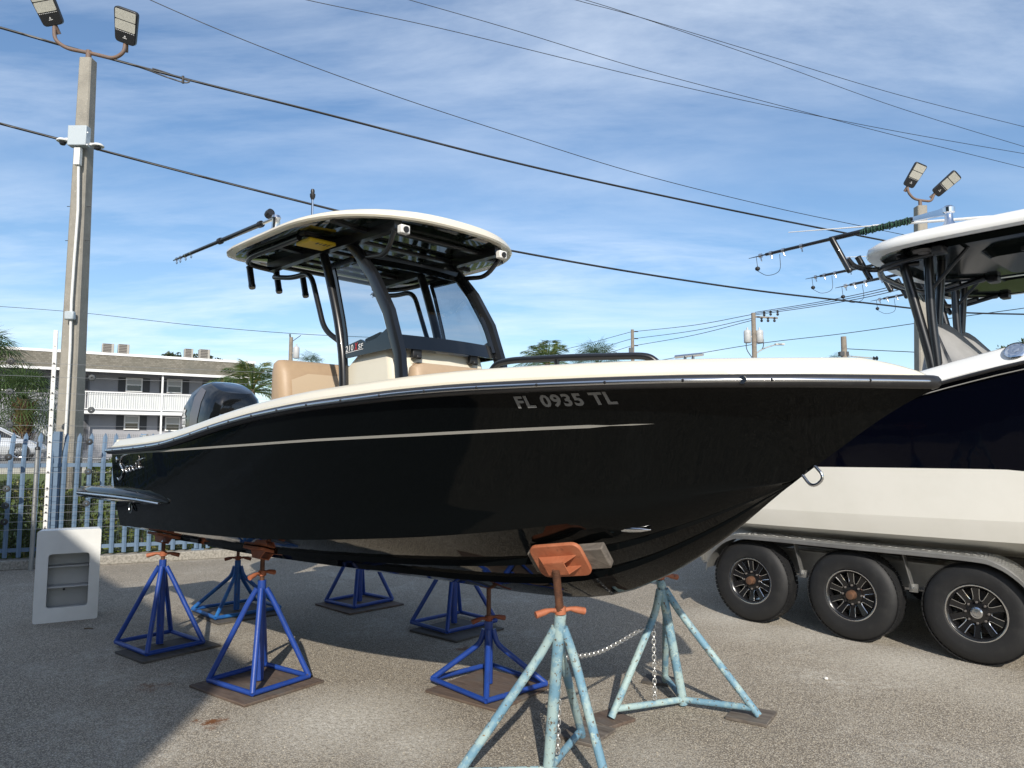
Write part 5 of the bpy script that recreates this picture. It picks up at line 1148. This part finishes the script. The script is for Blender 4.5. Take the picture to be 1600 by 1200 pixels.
# ================================================================ APARTMENT BUILDING
GB = 1.2; bA = R(32.3); BA = at(175, 641, 44.0); BO = Vector((BA.x, BA.y, 0)); BE = Vector((math.cos(bA), math.sin(bA), 0)); BN = Vector((-BE.y, BE.x, 0))
bld = thing('apartment_building', 'two storey lilac grey apartment block with brown shingled roof edge and white balcony', 'building', Vector((BO.x, BO.y, GB)), bA)
def bp(x, y, d=0.0):
    A = BO + BN * d; p = vpl(x, y, A, A + BE); q = p - BO; return q.dot(BE), p.z - GB
WD = 1.35; S0, S1 = -22.0, bp(392, 560)[0]
zrt, zfb = bp(175, 554)[1], bp(175, 580)[1]; zrail, zslab = bp(175, 613)[1], bp(175, 642)[1]
MB().box(((S0 + S1) / 2, WD + 4, zfb / 2), (S1 - S0, 8, zfb)).build('wall', MAT['stucco'], bld, smooth=0)
mb = MB().loft([[(S0 - .3, -.12, zfb), (S1 + .3, -.12, zfb)], [(S0 - .3, .25, zrt), (S1 + .3, .25, zrt)], [(S0 - .3, 9, zrt), (S1 + .3, 9, zrt)], [(S0 - .3, 9, zfb), (S1 + .3, 9, zfb)], [(S0 - .3, -.12, zfb), (S1 + .3, -.12, zfb)]])
for s in (S0 - .3, S1 + .3): mb.add([(s, -.12, zfb), (s, .25, zrt), (s, 9, zrt), (s, 9, zfb)], [(0, 1, 2, 3)])
rf = mb.build('mansard_roof', MAT['shingle'], bld, smooth=0)
MB().box(((S0 + S1) / 2, -.16, zfb - .02), (S1 - S0 + .7, .10, .15)).build('eave_trim', MAT['trim'], rf, smooth=0); MB().box(((S0 + S1) / 2, .24, zrt + .05), (S1 - S0 + .7, .12, .15)).build('roof_edge_trim', MAT['trim'], rf, smooth=0)
sl0 = bp(124, 640)[0]
MB().box(((sl0 + S1) / 2, WD / 2 - .03, zslab - .09), (S1 - sl0, WD - .06, .20)).build('balcony_slab', MAT['trim'], bld, smooth=0)
rl = MB().box(((sl0 + S1) / 2, .02, zrail), (S1 - sl0, .06, .06)).box(((sl0 + S1) / 2, .02, zslab + .10), (S1 - sl0, .05, .05)).build('balcony_railing', MAT['trim'], bld, smooth=0)
bm_ = None; s = sl0 + .03
while s < S1:
    if bm_ is None: bm_ = MB().box((0, 0, (zrail - zslab) / 2), (.030, .03, zrail - zslab - .05)).build('baluster', MAT['trim'], rl, smooth=0); o = bm_
    else: o = bm_.copy(); scene.collection.objects.link(o)
    o.location = (s, .02, zslab + .05); s += .125
# white privacy panel behind the balusters, balcony posts
s2 = bp(137, 620)[0]; MB().box(((s2 + S1) / 2, .085, (zrail + zslab) / 2), (S1 - s2, .02, zrail - zslab - .08)).build('railing_panel', M('pale_panel', (.58, .60, .60), .7), rl, smooth=0)
for s in (sl0, sl0 + 4.4, S1 - .1): MB().box((s, .03, (zfb) / 2), (.10, .10, zfb - .06)).build('balcony_post', MAT['trim'], bld, smooth=0)
def window(x0, x1, y0, y1, sh=True):
    (s0, z1), (s1, z0) = bp(x0, y0, WD), bp(x1, y1, WD); c = ((s0 + s1) / 2, WD - .03, (z0 + z1) / 2); w, h = s1 - s0, z1 - z0
    wv = MB().box(c, (w, .05, h)).build('window', MAT['pane'], bld, smooth=0)
    fr = MB()
    for dx_ in (-w / 2, w / 2): fr.box((c[0] + dx_, WD - .06, c[2]), (.08, .07, h + .08))
    for dz_ in (-h / 2, 0, h / 2): fr.box((c[0], WD - .062, c[2] + dz_), (w, .07, .07))
    fr.build('window_frame', MAT['trim'], wv, smooth=0)
    MB().box((c[0], WD - .058, c[2] + h * .26), (w - .1, .012, h * .42)).build('blind', M('blind', (.45, .46, .46), .7), wv, smooth=0)
    if sh:
        for sg in (-1, 1):
            sx = c[0] + sg * (w / 2 + .26); mb = MB().box((sx, WD - .03, c[2]), (.40, .04, h + .06))
            for i in range(12): mb.box((sx, WD - .055, c[2] - h / 2 + h * (i + .5) / 12), (.30, .02, .035))
            mb.build('shutter', MAT['shutter'], wv, smooth=0)
for q in ((198, 221, 591, 612), (262, 283, 593, 614), (195, 216, 650, 671), (259, 280, 652, 673), (328, 352, 596, 612), (330, 350, 655, 676), (40, 60, 590, 611), (4, 24, 589, 610)): window(*q)
def door(x0, x1, y0, y1):
    (s0, z1), (s1, z0) = bp(x0, y0, WD), bp(x1, y1, WD); d = MB().box(((s0 + s1) / 2, WD - .03, (z0 + z1) / 2), (s1 - s0, .05, z1 - z0)).build('door', MAT['doorm'], bld, smooth=0)
    for u in (.3, .7): MB().box((s0 + (s1 - s0) * u, WD - .06, (z0 + z1) / 2 + .25), ((s1 - s0) * .25, .02, (z1 - z0) * .45)).build('door_panel', MAT['shutter'], d, smooth=0)
door(126, 138, 587, 640); door(124, 136, 648, 702)
MB().box((bp(155, 647, WD)[0], WD - .03, bp(155, 647, WD)[1]), (.5, .08, .12)).build('wall_vent', MAT['shutter'], bld, smooth=0)
# outside stair at the end of the balcony
(sa, za), (sb, zb_) = bp(55, 643), bp(92, 668); za2, zb2 = bp(55, 662)[1], bp(92, 693)[1]
MB().bar((sa, -.5, za), (sb, -.5, zb_), .05, .06).bar((sa, -.5, za2), (sb, -.5, zb2), .05, .22).bar((sa, -1.5, za), (sb, -1.5, zb_), .05, .06).bar((sa, -1.5, za2), (sb, -1.5, zb2), .05, .22).build('stair_railing', MAT['trim'], bld, smooth=0)
for i in range(9):
    u = i / 8; s = sa + (sb - sa) * u; z0 = za2 + (zb2 - za2) * u
    MB().box((s, -.5, (z0 + za + (zb_ - za) * u) / 2), (.035, .035, za + (zb_ - za) * u - z0)).build('stair_baluster', MAT['trim'], bld, smooth=0)
    MB().box((s, -1.0, z0), (.28, .96, .05)).build('stair_tread', MAT['walk'], bld, smooth=0)
MB().box((bp(27, 650)[0], WD - 1.2, 1.3), (.25, .2, 2.6)).build('porch_post', MAT['trim'], bld, smooth=0)
(cs, cz_) = bp(147, 628); MB().box((cs, .35, zslab + .35), (.4, .4, .06)).box((cs, .55, zslab + .6), (.4, .05, .5)).box((cs - .17, .35, zslab + .17), (.04, .4, .35)).box((cs + .17, .35, zslab + .17), (.04, .4, .35)).build('balcony_chair', MAT['shutter'], bld, smooth=0)
for i, (x0, x1, y0, y1, lab) in enumerate(((160, 178, 537, 550, 'left unit of the paired rooftop air conditioners above the balcony end'), (185, 202, 538, 551, 'right unit of the paired rooftop air conditioners above the balcony end'), (289, 302, 545, 556, 'left unit of the paired rooftop air conditioners nearest the coconut palm'), (312, 328, 546, 557, 'right unit of the paired rooftop air conditioners nearest the coconut palm'))):
    d = 1.6; (s0, z1), (s1, z0) = bp(x0, y0, d), bp(x1, y1, d); w = s1 - s0; h = max(z1 - zrt - .08, .4); p = BO + BE * ((s0 + s1) / 2) + BN * d
    ac = thing('air_conditioner', lab, 'air conditioner', Vector((p.x, p.y, GB + zrt)), bA, 'rooftop air conditioners')
    MB().box((0, .3, h / 2 + .11), (w, w, h)).build('casing', MAT['acmetal'], ac, bevel=.02)
    for k in range(7): MB().box((-w * .08, .3 - w / 2 - .008, .16 + h * (k + .5) / 7.5), (w * .70, .014, h * .09)).build('grille_slat', MAT['acdark'], ac, smooth=0)
    MB().box((-w * .35, .3, .055), (.10, w, .11)).box((w * .35, .3, .055), (.10, w, .11)).build('feet', MAT['acdark'], ac, smooth=0)
# ================================================================ PALMS AND TREES
def fan_leaf(mb, o, d, pet, rad, rnd):
    d = d.normalized(); P = [o + d * pet * u + Vector((0, 0, -.35 * pet * u * u)) for u in (0, .35, .7, 1)]; mb.tube(P, [.02, .015, .012, .01], 4)
    c = P[-1]; f = (P[-1] - P[-2]).normalized(); s = f.cross(Vector((0, 0, 1))); s = s.normalized() if s.length > .05 else Vector((1, 0, 0)); u = s.cross(f); n = 22
    for i in range(n):
        a = -2.1 + 4.2 * i / (n - 1); dd = f * math.cos(a) + s * math.sin(a); L = rad * (1 - .22 * abs(a) / 2.1) * rnd.uniform(.88, 1.08); dr = Vector((0, 0, -1)) * L * rnd.uniform(.15, .42); w = s * math.cos(a) - f * math.sin(a); wd = .017 * rad
        m1 = c + dd * L * .55 + u * .04 * rad; e = c + dd * L * .98 + dr
        mb.add([c, m1 - w * wd, m1 + w * wd, e], [(0, 1, 3, 2)])
def pinnate(mb, o, d, L, rnd, lw=.013, droop=.5):
    d = d.normalized(); n = 26; P = []
    for i in range(n + 1):
        u = i / n; P.append(o + d * L * u + Vector((0, 0, -droop * L * u * u)))
    mb.tube(P, [.028 * (1 - .9 * i / n) + .003 for i in range(n + 1)], 4)
    for i in range(3, n + 1):
        u = i / n; f = (P[i] - P[i - 1]).normalized(); s = f.cross(Vector((0, 0, 1))); s = s.normalized() if s.length > .05 else Vector((1, 0, 0)); ll = L * .34 * math.sin(math.pi * (.12 + .8 * u)) ** .7
        for sg in (-1, 1):
            for jj in (0, .5):
                q = P[i] - f * (L / n) * jj; dd = (s * sg * .85 + f * .55 + Vector((0, 0, rnd.uniform(-.5, -.05)))).normalized(); e = q + dd * ll * rnd.uniform(.85, 1.1) + Vector((0, 0, -.10 * ll)); w = f * lw * L * .55
                m = q.lerp(e, .45) + Vector((0, 0, .03 * ll)); mb.add([q, m - w, e, m + w], [(0, 1, 2, 3)])
def palm(label, x, y, Y, kind, rad, nf, z0, boots=False, seed=1, trunk=.16, low=-.7):
    rnd = random.Random(seed); c = at(x, y, Y); P = thing('palm_tree', label, 'palm tree', (c.x, Y, z0), 0, 'palm trees'); H = c.z - z0
    prof = [(trunk * 1.25, 0), (trunk, .3), (trunk, H * .6), (trunk * .9, H)]; MB().lathe(prof, (0, 0, -.05), (0, 0, 1), 12).build('trunk', MAT['bark'], P, smooth=60)
    mb = MB()
    for i in range(nf):
        a = i * 2.39996 + rnd.uniform(-.2, .2); el = low + (1.45 - low) * ((i + .5) / nf) ** .85; d = Vector((math.cos(a) * math.cos(el), math.sin(a) * math.cos(el), math.sin(el)))
        o = Vector((0, 0, H - .12 + .15 * i / nf)) + Vector((d.x, d.y, 0)) * .08
        if kind == 'fan': fan_leaf(mb, o, d, rad * .55 * rnd.uniform(.85, 1.1), rad * .55 * rnd.uniform(.9, 1.1), rnd)
        else: pinnate(mb, o, d, rad * rnd.uniform(.85, 1.1), rnd)
    mb.build('crown', MAT['palm' if kind == 'fan' else 'coco'], P, smooth=0, fixn=False)
    if boots:
        mb = MB()
        for i in range(150):
            a = i * 2.39996; q_ = rad / 1.55; z = H - .25 - 1.35 * q_ * i / 150; d = Vector((math.cos(a), math.sin(a), 0)); o = Vector((0, 0, z - .15)) + d * trunk * .8; e = o + d * rnd.uniform(.16, .34) * q_ * (1.2 - .5 * i / 150) + Vector((0, 0, rnd.uniform(.08, .34) * q_)); w = Vector((-d.y, d.x, 0)) * .045 * q_
            mb.add([o - w, o + w, e + w * .5, e - w * .5, o - w - d * .02 - Vector((0, 0, .06)), o + w - d * .02 - Vector((0, 0, .06))], [(0, 1, 2, 3), (5, 4, 3, 2)])
        mb.build('leaf_boots', MAT['boot'], P, smooth=0, fixn=False)
    return P
palm('short cabbage palm with a shaggy trunk of brown leaf boots', 38, 622, 36, 'fan', 2.35, 46, 1.2, True, 3, .30)
palm('taller cabbage palm at the edge beside the shaggy trunked one', -28, 566, 37, 'fan', 2.9, 46, 1.2, False, 5, .25)
palm('young coconut palm with yellowing fronds behind the outboard motor', 394, 606, 22, 'pinnate', 1.7, 18, 1.15, False, 11, .10, -.1)
palm('feathery date palm rising behind the bow rail', 855, 566, 36, 'pinnate', 2.1, 26, 1.2, False, 17, .16, -.5)
palm('round cabbage palm beside the feathery date palm', 933, 569, 42, 'fan', 2.1, 40, 1.2, False, 21, .17)
palm('distant palm top beside the single transformer pole', 486, 570, 56, 'fan', 1.5, 30, 1.2, False, 23, .17)
palm('distant palm top at the foot of the blunt pole', 1312, 573, 44, 'fan', 1.3, 30, 1.2, False, 27, .17)
def tree(label, base, H, blobs, nleaf, ls, mat, seed, trunk=.2, grp='leafy trees'):
    rnd = random.Random(seed); T = thing('leafy_tree', label, 'tree', base, 0, grp); mb = MB(); mb.tube([(0, 0, -.1), (.05, 0, H * .3), (0, .05, H * .55)], [trunk, trunk * .8, trunk * .55], 10)
    for (x, y, z, r) in blobs: mb.tube(spline([(0, .02, H * .45), (x * .4, y * .4, H * .45 + (z - H * .45) * .5), (x, y, z)], 4), [trunk * .4] * 4 + [trunk * .25] * 4 + [trunk * .08], 6)
    mb.build('trunk', MAT['bark'], T, smooth=60); mb = MB()
    tot = sum(b[3] ** 2 for b in blobs)
    for (x, y, z, r) in blobs:
        for cl_ in range(max(3, int(26 * r * r))):
            d = Vector((rnd.gauss(0, 1), rnd.gauss(0, 1), rnd.gauss(0, .8))).normalized() * r * rnd.uniform(.35, 1.05) ; c = Vector((x, y, z)) + d; m = int(nleaf * r * r / tot / max(3, int(26 * r * r)))
            for i in range(m): leaf_quad(mb, c + Vector((rnd.gauss(0, .16), rnd.gauss(0, .16), rnd.gauss(0, .12))) * r * .9, ls * rnd.uniform(.7, 1.3), rnd)
    mb.build('crown', MAT[mat], T, smooth=0, fixn=False); return T
tb = at(1580, 560, 26); tree('loose leafy green tree rising beyond the grey canvas cover', (tb.x, 26, 1.2), 5.2, [(-.1, 0, 4.15, .55), (.55, 0, 3.9, .7), (-.9, .2, 3.45, .55), (-1.5, 0, 3.15, .4), (.3, .3, 3.3, .8), (1.4, 0, 3.6, .8), (1.2, 0, 2.8, .8), (-.4, .1, 3.0, .7)], 5200, .085, 'treeleaf', 4, .12)
th = at(270, 560, 62); tree('dark far tree top just above the apartment roof', (th.x, 62, 1.2), 8.6, [(-1.5, 0, 7.4, 1.1), (.2, 0, 7.6, 1.0), (1.8, 0, 7.5, 1.2), (3.2, 0, 7.4, 1.0), (-3.0, 0, 7.2, .9)], 4200, .16, 'darkleaf', 9, .25)
# ================================================================ PARKED CAR
def car(label, loc, rz):
    C = thing('parked_car', label, 'car', loc, rz); rows = []
    prof = [(-2.25, .42, .62, .70), (-2.2, .30, .95, .80), (-1.7, .22, 1.02, .86), (-.9, .20, 1.0, .89), (.4, .20, .98, .89), (.95, .20, .96, .88), (1.6, .22, .86, .85), (2.1, .30, .70, .76), (2.28, .40, .56, .60)]
    for x, z0, z1, w in prof: rows.append([(x, y * w, z) for y, z in ((-1, z0 + .08), (-1.02, (z0 + z1) / 2), (-.95, z1 - .06), (-.85, z1), (.85, z1), (.95, z1 - .06), (1.02, (z0 + z1) / 2), (1, z0 + .08), (.9, z0), (-.9, z0))])
    MB().loft(rows, closed=True, caps=True).build('body', MAT['carwhite'], C, smooth=50)
    rows = [[(x, y * w, z) for y, z in ((-1, zb2_), (-.86, zt_ - .06), (-.7, zt_), (.7, zt_), (.86, zt_ - .06), (1, zb2_))] for x, zb2_, zt_, w in ((-1.85, .98, 1.0, .78), (-1.1, .98, 1.36, .80), (-.4, .97, 1.45, .82), (.2, .97, 1.43, .82), (.5, .96, 1.36, .82), (1.25, .93, .95, .80))]
    MB().loft(rows, caps=False).build('cabin_glass', MAT['carglass'], C, smooth=40)
    MB().loft([[(x, y, z) for y in (-.60, 0, .60)] for x, z in ((-1.1, 1.375), (-.4, 1.462), (.2, 1.445), (.48, 1.38))]).build('roof', MAT['carwhite'], C, smooth=50)
    for sg in (-1, 1):
        MB().tube([(1.22, sg * .79, .95), (.50, sg * .70, 1.36), (-.4, sg * .70, 1.44), (-1.1, sg * .69, 1.36), (-1.85, sg * .76, .99)], .035, 6).build('roof_pillar', MAT['carwhite'], C, smooth=60)
        for x in (-1.38, 1.40):
            w = pivot('wheel', C, (x, sg * .80, .33)); MB().lathe([(.20, .09), (.28, .11), (.325, .09), (.33, 0), (.325, -.09), (.2, -.09)], (0, 0, 0), (0, sg, 0), 28, caps=False).build('tyre', MAT['tyre'], w, smooth=50)
            mb = MB().lathe([(.19, .105), (.215, .112), (.20, .09)], (0, 0, 0), (0, sg, 0), 28, caps=False).lathe([(.05, .10), (.04, .115), (0, .115)], (0, 0, 0), (0, sg, 0), 12)
            for k in range(10): a = 2 * math.pi * k / 10; mb.bar((.04 * math.cos(a), sg * .105, .04 * math.sin(a)), (.2 * math.cos(a + .1), sg * .108, .2 * math.sin(a + .1)), .022, .022)
            mb.build('rim', MAT['steel'], w); MB().lathe([(.2, .06), (0, .06)], (0, 0, 0), (0, sg, 0), 20).build('rim_back', MAT['rimblack'], w)
            MB().lathe([(.375, .0), (.375, .085), (.33, .088)], (x, sg * .80, .34), (0, sg, 0), 28, caps=False).build('wheel_arch', MAT['blackplastic'], C)
        MB().loft([[(2.02, sg * .60, .70), (1.80, sg * .80, .80)], [(2.16, sg * .58, .60), (1.95, sg * .80, .68)]]).build('headlight', MAT['steel'], C, smooth=0)
    return C
cp_ = at(42, 690, 31); car('silver white parked car beyond the fence at the palm trunk', (cp_.x - 1.38, 31 - .7, 1.22), R(27))
# ================================================================ UNSEEN BUILDING ADDED BEHIND THE CAMERA (to shade the left of the yard)
q = gp(1291, 1062); o = MB().lathe([(0, 0), (.014, .004), (.016, .010), (.010, .018), (0, .02)], (0, 0, 0), (0, 0, 1), 7).build('pebble', MAT['pvc'], smooth=0); o.location = q; tag(o, 'small white pebble on the asphalt before the trailer wheels', 'pebble')
q = gp(138, 983); o = MB().tube([(-.04, 0, .006), (0, .006, .007), (.045, -.004, .006)], .006, 6).build('twig', MAT['bark']); o.location = q; tag(o, 'short dark twig lying beside the white box', 'twig')
gr = random.Random(5); mb = MB()
for i in range(3200):
    Y_ = 2.6 + 8.0 * gr.random() ** 1.6; X_ = gr.uniform(-.75, .75) * Y_; s = gr.uniform(.0025, .0065); c = Vector((X_, Y_, s * .4)); a = gr.uniform(0, 3.1); P = [c + Vector((s * math.cos(a + k * 1.57) * gr.uniform(.6, 1.2), s * math.sin(a + k * 1.57) * gr.uniform(.6, 1.2), -s * .3)) for k in range(4)]
    mb.add(P + [c + Vector((0, 0, s * .7))], [(0, 1, 4), (1, 2, 4), (2, 3, 4), (3, 0, 4)])
tag(mb.build('grit', M('loose_grit', (.42, .38, .31), .9), smooth=0, fixn=False), 'loose pale grit scattered over the asphalt', 'grit', kind='stuff')
wh = thing('unseen_shade_building', 'unseen dark green building added behind the camera to shade the yard', 'building', (-1.30, -6.0, 0), math.atan2(.76, -.65))  # added out of view: casts the left shadow, keeps hull reflections dark
MB().box((6.0, 4.0, 3.45), (12.0, 8.0, 6.9)).build('wall', MAT['shade_building'], wh, smooth=0)
MB().box((6.0, 4.0, 6.96), (12.3, 8.3, .12)).build('roof', MAT['alu'], wh, smooth=0)
mb = None
for i in range(40):
    if mb is None: mb = MB().box((0, 0, 0), (.05, .04, 6.8)).build('siding_rib', MAT['shade_building'], wh, smooth=0); o = mb
    else: o = mb.copy(); scene.collection.objects.link(o)
    o.location = (.15 + i * .3, -.02, 3.45)
for x in (3.0, 8.0): MB().box((x, -.03, 1.8), (3.2, .05, 3.6)).build('roller_door', MAT['doorm'], wh, smooth=0)
